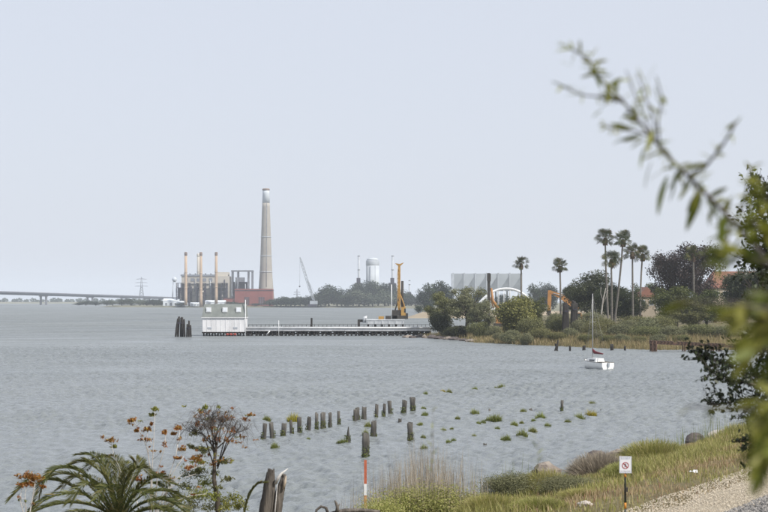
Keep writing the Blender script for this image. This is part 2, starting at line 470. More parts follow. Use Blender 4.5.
def ground_mat(name, cols, scales, bump, bscale, bdist=0.06):
    m = bpy.data.materials.new(name); m.use_nodes = True
    nn, ll = m.node_tree.nodes, m.node_tree.links
    bb = nn['Principled BSDF']; bb.inputs['Roughness'].default_value = 0.95; bb.inputs['Specular IOR Level'].default_value = 0.15
    ge = nn.new('ShaderNodeNewGeometry')
    def nz(sc, de=4):
        t = nn.new('ShaderNodeTexNoise'); t.inputs['Scale'].default_value = sc; t.inputs['Detail'].default_value = de
        ll.new(ge.outputs['Position'], t.inputs['Vector']); return t.outputs['Fac']
    r1 = nn.new('ShaderNodeValToRGB'); e = r1.color_ramp.elements
    e[0].position = 0.38; e[0].color = lin(cols[0]); e[1].position = 0.62; e[1].color = lin(cols[1])
    ll.new(nz(scales[0]), r1.inputs['Fac'])
    r2 = nn.new('ShaderNodeValToRGB'); e = r2.color_ramp.elements
    e[0].position = 0.35; e[0].color = (0.6, 0.6, 0.6, 1); e[1].position = 0.7; e[1].color = (1.25, 1.25, 1.25, 1)
    ll.new(nz(scales[1], 6), r2.inputs['Fac'])
    mx = nn.new('ShaderNodeMixRGB'); mx.blend_type = 'MULTIPLY'; mx.inputs['Fac'].default_value = 1
    ll.new(r1.outputs['Color'], mx.inputs['Color1']); ll.new(r2.outputs['Color'], mx.inputs['Color2'])
    ll.new(mx.outputs['Color'], bb.inputs['Base Color'])
    bu = nn.new('ShaderNodeBump'); bu.inputs['Strength'].default_value = bump; bu.inputs['Distance'].default_value = bdist
    ll.new(nz(bscale, 5), bu.inputs['Height']); ll.new(bu.outputs['Normal'], bb.inputs['Normal'])
    return m
M['soil'] = ground_mat('soil', ((0.15,0.125,0.07), (0.19,0.165,0.085)), (0.5, 9.0), 1.0, 8.0)
M['gravel'] = ground_mat('gravel', ((0.42,0.365,0.285), (0.52,0.46,0.365)), (0.8, 22.0), 1.0, 26.0)
M['ballast'] = ground_mat('ballast', ((0.16,0.155,0.15), (0.24,0.23,0.22)), (1.2, 16.0), 1.0, 18.0)
M['marsh'] = ground_mat('marsh', ((0.12,0.105,0.06), (0.18,0.16,0.09)), (0.06, 1.0), 0.6, 1.0, 0.3)

near = grid_obj('near_bank', -46, 62, -34, 120, 0.75, lambda x, y: np.where(st(x, y)[0] > -9, bank_z(x, y), -2.0), M['soil'])
def strip(name, s0, s1, dz, m, jag):
    tv = np.arange(-70, 52, 0.4); sv = np.linspace(0, 1, 7)
    V = []
    for t in tv:
        a = s0 + jag * (math.sin(t * 1.7) + math.sin(t * 0.61 + 1) + 0.6 * math.sin(t * 4.3)) * 0.33
        for u in sv:
            s = a + (s1 - a) * u
            x, y = ts(t, s); V.append((x, y, gz(x, y) + dz - (0.05 if u == 0 else 0)))
    k = len(sv); i = np.arange(len(V)).reshape(len(tv), k)
    Q = np.stack([i[:-1, :-1], i[:-1, 1:], i[1:, 1:], i[1:, :-1]], -1).reshape(-1, 4)
    return tag(mesh_np(name, V, Q, m, smooth=True), kind='structure')
strip('gravel_path', 13.8, 16.6, 0.03, M['gravel'], 0.45)
strip('railway_ballast', 15.9, 19.5, 0.065, M['ballast'], 0.22)

# --- wooded spit on the right, 260 to 500 m off
SPIT = [(8.5, 372), (11.5, 358), (17, 340), (20.5, 315), (27, 303), (34, 292), (41, 279), (48, 272), (68, 268), (150, 262), (330, 300), (330, 900), (64, 900), (34, 520), (15, 398)]
def spit_h(x, y):
    d = poly_sd(x, y, SPIT) + wob(x, y, 6.0, 1.6)
    z = np.where(d < 0, 0.4 * d, 0) + 0.7 * sstep(0, 4, d) + 1.6 * sstep(8, 45, d) + wob(x, y, 9, 0.25) * sstep(4, 10, d)
    return np.maximum(z, -1.5)
def spit_z(x, y): return float(spit_h(np.array([x]), np.array([y]))[0])
grid_obj('wooded_spit', 2, 330, 256, 900, 4.0, spit_h, M['marsh'])
# --- sandy levee behind the spit
LEV = [(9, 742), (60, 738), (330, 735), (330, 800), (60, 800), (11, 790)]
grid_obj('levee', 0, 330, 725, 810, 4.0, lambda x, y: np.maximum(np.where((d := poly_sd(x, y, LEV)) < 0, 0.3 * d, 0) + 3.2 * sstep(0, 12, d), -1.5), M['sand'])
# --- far shore with the power plant, and the farther shore under the bridge
FAR = [(-372, 1960), (-330, 1850), (-270, 1815), (-200, 1800), (-100, 1790), (0, 1730), (46, 1500), (66, 1200), (58, 960), (420, 960), (1000, 3200), (-372, 3200)]
def far_h(x, y):
    d = poly_sd(x, y, FAR); return np.maximum(np.where(d < 0, 0.2 * d, 0) + 2.0 * sstep(0, 14, d) + 1.0 * sstep(40, 200, d), -1.5)
grid_obj('far_shore', -400, 1000, 940, 3200, 14.0, far_h, M['far_earth'])
FAR2 = [(-1700, 3700), (-900, 3650), (-520, 3800), (-520, 4500), (-1700, 4500)]
grid_obj('distant_shore', -1720, -500, 3630, 4520, 20.0, lambda x, y: np.maximum(np.where((d := poly_sd(x, y, FAR2)) < 0, 0.2 * d, 0) + 4.0 * sstep(0, 60, d), -1.5), M['far_earth'])

# --- the hazy air over the bay
hz = bpy.data.materials.new('haze'); hz.use_nodes = True
hn, hl = hz.node_tree.nodes, hz.node_tree.links
hn.remove(hn['Principled BSDF'])
pv = hn.new('ShaderNodeVolumePrincipled')
pv.inputs['Color'].default_value = (0.86, 0.92, 1.0, 1)
pv.inputs['Density'].default_value = 0.00012
pv.inputs['Anisotropy'].default_value = 0.0
hl.new(pv.outputs['Volume'], hn['Material Output'].inputs['Volume'])
hb = MB().box(-WX - 100, WX + 100, WY0 - 60, WY1 + 100, -6.0, 152.0).build('haze', hz)
tag(hb, 'pale blue haze filling the air over the bay', 'haze', kind='stuff')
# ------------------------------------------------------------------ far things
# --- road bridge on the left
def bridge():
    A = P(0, 292.0, 2500); B = P(173, 297.6, 3600)
    d = B - A
    root = empty('road_bridge', (A.x, A.y, 0))
    tag(root, 'long dark road bridge crossing the water at the far left', 'bridge')
    o0 = Vector((A.x, A.y, 0))
    nrm = Vector((d.y, -d.x, 0)).normalized()
    def seg(name, t0, t1, w, zt, zb, m, off=0):
        mb = MB(); vs = []
        for t in (t0, t1):
            p = A + d * t - o0
            for sgn in (-1, 1):
                q = p + nrm * (w * sgn + off)
                vs += [(q.x, q.y, p.z + zb), (q.x, q.y, p.z + zt)]
        mb.add(vs, [(0,1,3,2),(4,6,7,5),(0,4,5,1),(2,3,7,6),(1,5,7,3),(0,2,6,4)])
        return mb.build(name, m, root)
    seg('deck', -0.75, 1.12, 11, 0.0, -1.6, M['bridge'])
    seg('girder', -0.75, 1.12, 7, -1.65, -4.2, M['bridge'])
    for off in (-10.6, 10.6):
        seg('parapet', -0.75, 1.12, 0.3, 1.2, 0.05, M['bridge_pier'], off)
    for px in (-52, 43.5, 90, 124, 147, 162):
        t = 0
        for k in range(60):     # where the bridge line passes that direction
            p = A + d * t; t += ((px - 384) / FPX * p.y - p.x) / (d.x - (px - 384) / FPX * d.y)
        p = A + d * t - o0
        mb = MB()
        for s in (-5, 5):
            q = p + nrm * s; mb.box(q.x - 1.7, q.x + 1.7, q.y - 1.7, q.y + 1.7, -3, p.z - 5.6)
        mb.box(p.x - 8, p.x + 8, p.y - 2.2, p.y + 2.2, p.z - 5.6, p.z - 4.25)
        mb.build('pier', M['bridge_pier'], root)
bridge()

# --- pylon beyond
def pylon(x, ytop, Y, label, w=7.0, arms=3):
    b0 = P(x, 300, Y); h = P(x, ytop, Y).z
    root = empty('transmission_tower', (b0.x, Y, 2.5)); h -= 2.5
    mb = MB(); r = 0.24
    L4 = [(-1, -1), (1, -1), (1, 1), (-1, 1)]
    for sx, sy in L4: mb.tube([(sx * w / 2, sy * w / 2, 0), (sx * w * .16, sy * w * .16, h * .62), (sx * .4, sy * .4, h)], r, 4)
    N = 7
    for i in range(N):
        z0, z1 = h * .66 * i / N, h * .66 * (i + 1) / N
        f = lambda z: w / 2 * (1 - .68 * min(1, z / (h * .62)))
        a, c = f(z0), f(z1)
        for s in (-1, 1):
            mb.tube([(-a, s * a, z0), (c, s * c, z1)], r * .6, 4); mb.tube([(a, s * a, z0), (-c, s * c, z1)], r * .6, 4)
    mb.build('tower_frame', M['steel_grey'], root)
    for i in range(arms):
        z = h * (.66 + .13 * i); L_ = w * (1.15 - .12 * i)
        MB().tube([(-L_, 0, z), (0, 0, z + 1.0), (L_, 0, z)], r * .8, 4).tube([(-L_, 0, z), (L_, 0, z)], r * .6, 4).build('crossarm', M['steel_grey'], root)
    tag(root, label, 'pylon')
pylon(141.5, 277, 2300, 'grey lattice transmission tower standing over the far shore, left of power plant', 9.0)
pylon(297, 289, 1900, 'small grey lattice tower left of the boom crane', 4.0, 2)

# --- power plant
PPY = 1850.0
def pp(x, y, dy=0.0): return P(x, y, PPY + dy)
KM = PPY / FPX
def smokestack(x, ytop, ybase, wt, wb, Y, m, label, group=None, cap=True):
    bz = max(1.5, P(x, ybase, Y).z); b0 = P(x, 300, Y); h = P(x, ytop, Y).z - bz; k = Y / FPX / 2
    root = empty('smokestack', (b0.x, Y, bz))
    MB().lathe([(wb * k, -1), (wb * k * .96 + wt * k * .04, h * .15), ((wb * .5 + wt * .5) * k, h * .55), (wt * k, h * .93)], 16).build('shaft', m, root)
    MB().lathe([(wt * k * 1.03, h * .93), (wt * k * 1.18, h * .94), (wt * k * 1.18, h * .985), (wt * k * .9, h)], 16).build('cap', M['stack_cap'] if cap else m, root)
    for f in (.3, .6):
        r = (wb + (wt - wb) * f) * k
        MB().lathe([(r * 1.02, h * f), (r * 1.16, h * f + .2), (r * 1.16, h * f + 1.0), (r * 1.02, h * f + 1.2)], 16).build('gallery', m, root)
    return tag(root, label, 'smokestack', group)
G = 'stacks of the power plant'
smokestack(185.8, 252, 304.5, 2.5, 3.1, 1805, M['tan_stack'], 'leftmost of the three slim tan smokestacks at the power plant', G)
smokestack(200.9, 252, 306, 2.5, 3.3, 1803, M['tan_stack'], 'middle of the three slim tan smokestacks at the power plant', G)
smokestack(216.2, 252, 303, 2.5, 3.1, 1805, M['tan_stack'], 'rightmost of the three slim tan smokestacks at the power plant', G)
smokestack(198.4, 253.5, 300, 2.7, 3.0, 1900, M['plant_wall'], 'grey smokestack half hidden behind the middle tan stack', G, cap=False)

def boiler_hall():
    x0, x1 = pp(181.5, 300).x, pp(229, 300).x
    zt = pp(0, 274.5).z
    root = empty('boiler_house', ((x0 + x1) / 2, PPY, 2)); c = (x0 + x1) / 2
    zt -= 2
    a, e = x0 - c, x1 - c
    MB().box(a, e, 0, 40, 0, zt - 2).build('wall', M['plant_wall'], root)
    MB().box(a - 1, e - 17, -1, 41, zt - 2, zt).build('roof', M['steel_grey'], root)
    MB().box(e - 16, e - 2, 4, 30, zt - 2, zt + 3).build('penthouse', M['plant_wall'], root)
    # open steel bays full of ducts along the water side
    for (p0, p1, yt) in ((178.2, 190.5, 283), (197.5, 206, 283), (212.5, 227.5, 283)):
        f0, f1 = pp(p0, 300).x - c, pp(p1, 300).x - c; h = pp(0, yt).z - 2
        bay = MB()
        nb = max(2, int((f1 - f0) / 5))
        for i in range(nb + 1):
            xx = f0 + (f1 - f0) * i / nb
            for yy in (-12, -1.2): bay.box(xx - .45, xx + .45, yy - .45, yy + .45, 0, h)
        fl = MB()
        for k in range(1, 6):
            z = h * k / 5; bay.box(f0 - .3, f1 + .3, -12.6, -11.8, z - .55, z - .02)
            fl.box(f0, f1, -11.7, -1, z - .4, z - .1)
        b = bay.build('steel_bay', M['steel_dark'], root)
        fl.build('floor_grating', M['steel_dark'], b)
        MB().box(f0 + 1, f1 - 1, -7, -0.8, 1, h * .78).build('casing', M['steel_dark'], b)
        for k in range(2):
            xx = f0 + (f1 - f0) * (.3 + .4 * k)
            MB().tube([(xx, -9.5, 0.5), (xx, -9.5, h * .5), (xx, -5, h * .72)], 1.1, 8).build('duct', M['plant_wall'], b)
    for k in range(5):
        xx = a + 4 + k * 7.5
        MB().box(xx, xx + 4, -.35, -.02, zt * .78, zt * .88).build('window', M['steel_grey'], root)
    rr = random.Random(5)
    for k in range(16):
        xx = rr.uniform(a + 1, e - 2); z0 = rr.uniform(1, zt * .5)
        MB().tube([(xx, -.7, z0), (xx, -.7, z0 + rr.uniform(5, zt * .5))], rr.uniform(.3, .6), 6).build('pipe', M[rr.choice(['steel_grey', 'steel_dark', 'galv'])], root)
    for k in range(7):
        xx = a + 3 + k * 6.4; MB().lathe([(.9, zt - 1.9), (.9, zt + 1.2), (1.3, zt + 1.3), (.5, zt + 2.0)], 8, (xx, 6 + 3 * (k % 3))).build('roof_vent', M['galv'], root)
    for k in (.32, .55, .7):
        MB().box(a + 1, e - 1, -1.5, -.05, zt * k, zt * k + .25).build('catwalk', M['steel_grey'], root)
    tag(root, 'beige boiler house with dark open steel bays behind the tan stacks', 'power plant')
boiler_hall()

def open_frame():
    x0, x1 = pp(231.5, 300).x, pp(251.5, 300).x; h = pp(0, 271.5).z - 2; w = x1 - x0
    root = empty('steel_frame_building', ((x0 + x1) / 2, PPY + 6, 2)); a = -w / 2
    f = MB()
    for i, xx in enumerate((a, a + w * .28, a + w * .8, a + w)):
        for yy in (0, 14): f.box(xx - .7, xx + .7, yy - .7, yy + .7, 0, h - .01)
    f.build('column_frame', M['steel_grey'], root)
    MB().box(a - 1, -a + 1, -1, 15, h, h + 1.8).build('roof', M['steel_grey'], root)
    for k in range(1, 5):
        MB().box(a - .2, a + w * .82, .8, 13, h * k / 6 - .4, h * k / 6).build('floor', M['steel_dark'], root)
    MB().box(a + 1, a + w * .75, 4, 12, 0, h * .70).build('boiler', M['steel_dark'], root)
    MB().box(a + w * .15, a + w * .6, 3, 11, h * .70 + .02, h * .83).build('drum', M['steel_grey'], root)
    rr = random.Random(8)
    for k in range(14):
        xx = a + w * rr.uniform(.03, .95); z0 = rr.uniform(0, h * .6)
        MB().tube([(xx, .3, z0), (xx + rr.uniform(-3, 3), .3, z0 + rr.uniform(3, h * .35))], rr.uniform(.25, .6), 5).build('pipe', M[rr.choice(['steel_grey', 'steel_dark', 'galv'])], root)
    for k in range(4):
        xx = a + w * (.05 + .24 * k); MB().tube([(xx, -.5, h * .1 * k), (xx + w * .2, -.5, h * .1 * k + h * .2)], .28, 4).build('brace', M['steel_dark'], root)
    tag(root, 'open grey steel frame between boiler house and tall chimney', 'power plant')
open_frame()

def tall_chimney():
    Y = PPY + 20; k = Y / FPX
    bz = 2.0; top = P(0, 188.5, Y).z - bz
    root = empty('tall_chimney', (P(266, 300, Y).x, Y, bz))
    z = lambda y: P(0, y, Y).z - bz
    prof = [(8.8 * k, -1), (8.1 * k, z(296)), (7.3 * k, z(288)), (6.4 * k, z(275)), (5.8 * k, z(262)), (5.2 * k, z(245)), (4.5 * k, z(225)), (3.9 * k, z(207)), (3.75 * k, z(203))]
    MB().lathe(prof, 40).build('shaft', M['concrete'], root)
    MB().lathe([(3.78 * k, z(203)), (3.45 * k, z(193)), (3.35 * k, z(190.5))], 40).build('painted_top', M['concrete_white'], root)
    MB().lathe([(3.4 * k, z(190.5)), (3.75 * k, z(190.2)), (3.75 * k, z(189)), (3.1 * k, z(188.5))], 40).build('rim', M['stack_cap'], root)
    for y, r in ((237, 5.05), (256, 5.65), (272, 6.35)):
        MB().lathe([(r * k, z(y + .35)), (r * k + .35, z(y + .3)), (r * k + .35, z(y - .3)), (r * k - .1, z(y - .35))], 40).build('ring', M['galv'], root)
    MB().tube([(1.2, -7.35 * k, z(287)), (1.2, -5.9 * k, z(262)), (1.2, -4.6 * k, z(225)), (1.2, -3.8 * k, z(203.5))], .3, 5).build('ladder', M['steel_grey'], root)
    MB().box(-.5, .5, -6.2 * k, -5.9 * k, 1, 6).build('door', M['steel_dark'], root)
    tag(root, 'very tall tapering concrete chimney with a pale top', 'chimney')
tall_chimney()

def red_building():
    x0, x1 = pp(236.5, 300).x, pp(273.5, 300).x; c = (x0 + x1) / 2; w = x1 - x0; h = pp(0, 289).z - 2
    root = empty('red_brick_building', (c, PPY - 22, 2)); a = -w / 2
    MB().box(a, -a, 0, 22, 0, h - 2.2).build('wall', M['brick_red'], root)
    MB().box(a - .4, -a + .4, -.4, 22.4, h - 2.2, h - 1.2).build('cornice', M['brick_dark'], root)
    MB().box(a - .1, -a + .1, -.1, 22.1, h - 1.2, h).build('parapet', M['brick_red'], root)
    for p0, p1 in ((246, 251), (260, 266)):
        f0, f1 = pp(p0, 0).x - c, pp(p1, 0).x - c
        wn_ = MB().box(f0, f1, -.25, .3, 1.0, h * .52).build('window', M['brick_dark'], root)
        for q in range(1, 3):
            xx = f0 + (f1 - f0) * q / 3; MB().box(xx - .15, xx + .15, -.4, -.26, 1.0, h * .52).build('mullion', M['steel_grey'], wn_)
    MB().box(a - 14, a - .05, 2, 18, 0, h * .42).build('annex', M['brick_red'], root)
    MB().box(a - 14.3, a - .05, 1.6, 18.3, h * .42, h * .47).build('annex_roof', M['brick_dark'], root)
    tag(root, 'red brick building with flat roof at the foot of the tall chimney', 'building')
red_building()

def shed(x0p, x1p, ytop, Y, label, m='white_shed', gable=True, depth=14):
    a = P(x0p, 0, Y).x; e = P(x1p, 0, Y).x; c = (a + e) / 2; w = (e - a) / 2; h = P(0, ytop, Y).z - 2
    root = empty('white_shed', (c, Y, 2.0))
    MB().box(-w, w, 0, depth, -.5, h * .68).build('wall', M[m], root)
    rf = MB()
    if gable:
        rf.add([(-w - .3, -.3, h * .68 + .02), (w + .3, -.3, h * .68 + .02), (w + .3, depth + .3, h * .68 + .02), (-w - .3, depth + .3, h * .68 + .02), (-w - .3, depth / 2, h), (w + .3, depth / 2, h)],
               [(0,3,2,1),(0,1,5,4),(2,3,4,5),(0,4,3),(1,2,5)])
    else: rf.lathe([(w, h * .68), (w * .8, h * .88), (w * .4, h * .98), (.05, h)], 18, (0, depth / 2))
    rf.build('roof', M['white_shed'], root)
    for k in range(3):
        xx = -w * .6 + k * w * .6
        MB().box(xx - w * .12, xx + w * .12, -.2, -.02, .3, h * .4).build('door', M['steel_grey'], root)
    tag(root, label, 'shed', 'low white sheds along the power plant shore')
shed(163, 179, 298.5, 1835, 'pale low shed at the left end of power plant shore', depth=16)
shed(176, 187, 301, 1815, 'low white dome shed at the foot of leftmost tan stack', gable=False, depth=10)
shed(190, 200, 302.5, 1813, 'small white shed between left and middle tan stacks', depth=8)
shed(205, 225, 300.2, 1813, 'long white-roofed shed by the foot of rightmost tan stack', depth=12)

def water_tank(x, y, r, Y, label):
    c = P(x, y, Y); rr = r * Y / FPX; h = c.z - 2
    root = empty('water_tower', (c.x, Y, 2))
    MB().lathe([(.1, h - rr), (rr * .6, h - rr * .8), (rr, h), (rr * .6, h + rr * .8), (.1, h + rr)], 14).build('tank', M['white_shed'], root)
    for k in range(4):
        a = math.pi / 4 + k * math.pi / 2
        MB().tube([(math.cos(a) * rr * 1.2, math.sin(a) * rr * 1.2, -.5), (math.cos(a) * rr * .75, math.sin(a) * rr * .75, h - rr * .5)], .3, 5).build('leg', M['galv'], root)
    tag(root, label, 'water tower')
water_tank(174.5, 279.5, 2.6, 1900, 'small pale water tower left of the boiler house')

# --- boom crane beside the plant
def lattice_boom(mb, p, q, w, seg, r):
    p, q = Vector(p), Vector(q); d = (q - p); n_ = max(2, int(d.length / seg)); t = d.normalized()
    u = t.cross(Vector((0, 1, 0))).normalized() if abs(t.y) < .9 else Vector((1, 0, 0)); v = u.cross(t)
    cr = [(-1,-1),(1,-1),(1,1),(-1,1)]
    def tp(i): f = i / n_; return w * (.35 + .65 * min(1, f * 5, (1 - f) * 5))
    for (a, b_) in cr:
        mb.tube([p + d * (i / n_) + (u * a + v * b_) * tp(i) / 2 for i in range(n_ + 1)], r, 4)
    for i in range(n_):
        for k in range(4):
            a, b_ = cr[k]; c, e = cr[(k + 1) % 4]
            mb.tube([p + d * (i / n_) + (u * a + v * b_) * tp(i) / 2, p + d * ((i + 1) / n_) + (u * c + v * e) * tp(i + 1) / 2], r * .7, 3, caps=False)
def boom_crane():
    Y = 1760; b0 = P(312.5, 300, Y)
    root = empty('boom_crane', (b0.x, Y, 2.0)); o = Vector(root.location)
    q = lambda x, y: P(x, y, Y) - o
    mb = MB(); lattice_boom(mb, q(313, 300), q(300, 257), 2.4, 4.0, .32); mb.build('boom', M['galv'], root)
    mb = MB(); lattice_boom(mb, q(314.5, 301), q(307.5, 279), 1.6, 4.0, .28); mb.build('mast', M['galv'], root)
    mb = MB(); mb.tube([q(300, 257), q(307.5, 279)], .16, 3).tube([q(307.5, 279), q(317, 297)], .16, 3).tube([q(300, 257), q(299.7, 285)], .16, 3); mb.build('cable', M['galv'], root)
    h_ = q(299.7, 286)
    MB().lathe([(.3, h_.z - 1.5), (1.0, h_.z - .8), (.8, h_.z), (.2, h_.z + .6)], 8, (h_.x, 0)).build('hook_block', M['steel_dark'], root)
    MB().box(-3, 6, -2, 2, 2, 6).build('cab', M['galv'], root)
    for s in (-2.6, 1.2): MB().box(-5, 5, s, s + 1.4, -.5, 1.9).build('track', M['steel_dark'], root)
    tag(root, 'grey lattice boom crane leaning left above the far trees', 'crane')
boom_crane()

# --- second plant: two slender stacks and a tall tank
def tank():
    Y = 1960; k = Y / FPX; c = P(372.6, 300, Y); z = lambda y: P(0, y, Y).z - 2
    root = empty('storage_tank', (c.x, Y, 2))
    MB().lathe([(6.5 * k, -1), (6.5 * k, z(265.5))], 32).build('shell', M['concrete_white'], root)
    MB().lathe([(6.5 * k, z(265.5)), (6.7 * k, z(265)), (6.7 * k, z(261)), (6.4 * k, z(260.5))], 32).build('band', M['galv'], root)
    MB().lathe([(6.2 * k, z(260.5)), (5.6 * k, z(259)), (3.5 * k, z(258)), (.2, z(257.6))], 32).build('dome', M['concrete_white'], root)
    for a in range(3):
        an = R(-150 + a * 42); MB().tube([(math.cos(an) * 6.6 * k, math.sin(an) * 6.6 * k, 0), (math.cos(an) * 6.6 * k, math.sin(an) * 6.6 * k, z(266))], .35, 5).build('pipe', M['galv'], root)
    tag(root, 'tall white cylindrical tank with a grey band near its top', 'tank')
tank()
def slim_stack(x, ytop, Y, label, w=2.1, basey=278):
    k = Y / FPX; c = P(x, 300, Y); z = lambda y: P(0, y, Y).z - 2
    root = empty('slim_stack', (c.x, Y, 2))
    MB().lathe([(w * k / 2, -1), (w * k / 2, z(ytop))], 14).build('shaft', M['galv'], root)
    for yy in (ytop + .2, ytop + (278 - ytop) * .62):
        MB().lathe([(w * k * .55, z(yy + .8)), (w * k * .62, z(yy + .7)), (w * k * .62, z(yy)), (w * k * .5, z(yy - .1))], 14).build('gallery', M['steel_grey'], root)
    f = MB(); h = z(basey)
    for sx in (-3.4, 3.4):
        for sy in (-3.4, 3.4): f.box(sx * k - .4, sx * k + .4, sy * k - .4, sy * k + .4, 0, h * .8)
    f.box(-4 * k, 3 * k, -2.2 * k, 2.2 * k, 0, h * .82); f.box(-2.2 * k, 1.6 * k, -1.8 * k, 1.8 * k, h * .82, h)
    f.build('heat_recovery_frame', M['steel_dark'], root)
    tag(root, label, 'smokestack', 'slim grey stacks beside the tall tank')
slim_stack(358.8, 255.5, 1950, 'slim grey stack with dark frame, left of the tall white tank')
slim_stack(392.6, 255.5, 1950, 'slim grey stack with dark frame, right of the tall white tank')
slim_stack(409.5, 284, 1940, 'short thin grey stack right of the yellow rig mast', 1.6, 292)

# --- screened condenser on stilts and the white arch in front of it
def condenser():
    Y = 1500; xs = [453.2, 464.2, 475.4, 486.6, 498.2, 509.8, 521.6]
    c = P(487.4, 300, Y); root = empty('screened_condenser', (c.x, Y, 3.0)); z = lambda y: P(0, y, Y).z - 3
    X = [P(x, 0, Y).x - c.x for x in xs]
    for i in range(6):
        a, e = X[i], X[i + 1]
        MB().box(a + .9, e - .9, 0, .4, z(290), z(273.6)).build('screen_panel', M['screen'], root)
        MB().add([(a + 1, -.35, z(290)), (e - 1, -.35, z(290)), (e - 1, -.35, z(276)), (e - 4.4, -.35, z(281.5)), (a + 1, -.05, z(290)), (e - 1, -.05, z(290)), (e - 1, -.05, z(276)), (e - 4.4, -.05, z(281.5))],
                 [(0,1,2,3),(0,3,7,4),(3,2,6,7),(1,5,6,2),(0,4,5,1)]).build('fin_panel', M['screen_dark'], root)
    for i, x in enumerate(X):
        for y0 in (-.7, 33): MB().box(x - .7, x + .7, y0, y0 + 1.4, -2, z(272.8)).build('column', M['galv'], root)
    MB().box(X[0] - .5, X[-1] + .5, -.3, 34, z(290.8), z(290.05)).build('deck', M['steel_grey'], root)
    MB().box(X[0] + 1, X[-1] - 1, 33.2, 33.6, z(290), z(273.6)).build('rear_screen', M['screen'], root)
    tag(root, 'large grey condenser of six screened bays on stilts behind the arch', 'condenser')
condenser()
def arch():
    Y = 885; c = P(506.5, 300, Y); root = empty('arched_bridge', (c.x, Y, 2.0)); o = Vector(root.location)
    for dy in (0, 7):
        pts = []
        for i in range(33):
            u = -1 + 2 * i / 32; p = P(506.5 + 30.5 * u, 288.6 + 19.5 * abs(u) ** 2.2, Y) - o; pts.append((p.x, dy, p.z))
        MB().tube(pts, .62, 8).build('arch_rib', M['white_paint'], root)
        for i in range(3, 30, 3):
            p = pts[i]; MB().tube([(p[0], dy, 2.6), (p[0], dy, p[2] - .5)], .12, 4).build('hanger', M['white_paint'], root)
    MB().box(-19, 19, -.3, 7.3, 1.6, 2.6).build('deck', M['white_paint'], root)
    for x in (-18.4, 18.4): MB().box(x - .8, x + .8, .2, 6.8, -2, 1.6).build('abutment', M['concrete'], root)
    tag(root, 'white arch spanning in front of the grey screened condenser', 'bridge')
arch()
# ------------------------------------------------------------------ things on the water
def rough_pile(mb, x, y, z0, z1, r, n=9, lean=(0, 0), pointed=False, seed=0):
    rr = random.Random(seed); k = 6; pts = []; rad = []
    for i in range(k):
        u = i / (k - 1); pts.append((x + lean[0] * u + rr.uniform(-.06, .06) * r, y + lean[1] * u, z0 + (z1 - z0) * u))
        rad.append(r * (1.0 + rr.uniform(-.1, .08)) * (1 if not pointed else max(.15, 1 - u ** 3.0)))
    b0 = len(mb.v); mb.tube(pts, rad, n)
    for j in range(n):      # broken, uneven head
        v = mb.v[b0 + (k - 1) * n + j]; mb.v[b0 + (k - 1) * n + j] = (v[0], v[1], v[2] + rr.uniform(-.75, .35) * r)
    return mb

# --- pier and boathouse, 375 m off
PY = 375.0
def pz(y): return P(0, y, PY).z
def pxx(x): return P(x, 0, PY).x
def boathouse():
    x0, x1 = pxx(202.3), pxx(244.6); c = (x0 + x1) / 2; w = (x1 - x0) / 2; D = 7.5
    root = empty('boathouse', (c, PY, 0))
    zf, zw, zt = pz(332), pz(317.3), pz(304.2)
    MB().box(-w, w, 0.06, D, zf, zw).build('wall', M['white_weathered'], root)
    nb = 9
    for i in range(nb):
        a = -w + .05 + (2 * w - .1) * i / nb; e = -w + .05 + (2 * w - .1) * (i + 1) / nb
        MB().box(a + .045, e - .045, 0, .12, zf + .03, zw - .04).build('wall_panel', M['white_weathered'], root)
        MB().box(e - .05, e + .05, -.06, .02, zf + .05, zw - .06).build('batten', M['white_paint'], root)
    rf = MB().frus((-w - .12, w + .12, -.22, D + .2), (-w + .45, w - .05, .5, D - .5), zw, zt).build('roof', M['roof_grey'], root)
    MB().box(-w - .2, w + .2, -.32, D + .3, zw - .16, zw - .005).build('eave', M['white_weathered'], root)
    for px in (208.7, 225, 238.6):
        x = pxx(px) - c; zc = pz(309.7); u = (zc - zw) / (zt - zw); y = -.22 + .72 * u
        d = MB().box(x - .62, x + .62, y - .32, y + .7, zc - .62, zc + .58).build('dormer_window', M['white_paint'], root)
        MB().box(x - .44, x + .44, y - .36, y - .325, zc - .45, zc + .42).build('pane', M['glass_pale'], d)
    for px in (209.5, 235.5):
        x = pxx(px) - c; MB().box(x - .5, x + .5, -.1, -.01, pz(328.8), pz(327)).build('vent', M['galv'], root)
    MB().box(-w - .1, w + .1, -.1, D, zf - .3, zf - .01).build('floor_beam', M['pile_dark'], root)
    for i in range(8):
        x = -w + .3 + (2 * w - .6) * i / 7
        for y in (.4, D - .5):
            rough_pile(MB(), x, y, -1.5, zf - .31, .2, seed=i).build('pile', M['pile_dark'], root)
    for i in range(7):
        x = -w + .3 + (2 * w - .6) * i / 7; g_ = (2 * w - .6) / 7
        MB().tube([(x, .2, .1), (x + g_, .2, zf - .35)], .09, 5).build('brace', M['pile_dark'], root)
    for px in (227.5, 231, 235):
        x = pxx(px) - c; MB().lathe([(.15, .1), (.4, .22), (.42, .55), (.15, .68)], 10, (x, -.25)).build('fender', M['red_paint'], root)
    MB().tube([(w + .22, -.1, -1), (w + .22, -.1, pz(299.8))], [.13, .09], 6).build('mast_pole', M['white_paint'], root)
    tag(root, 'white paneled boathouse with grey roof on piles at the pier end', 'boathouse')
boathouse()

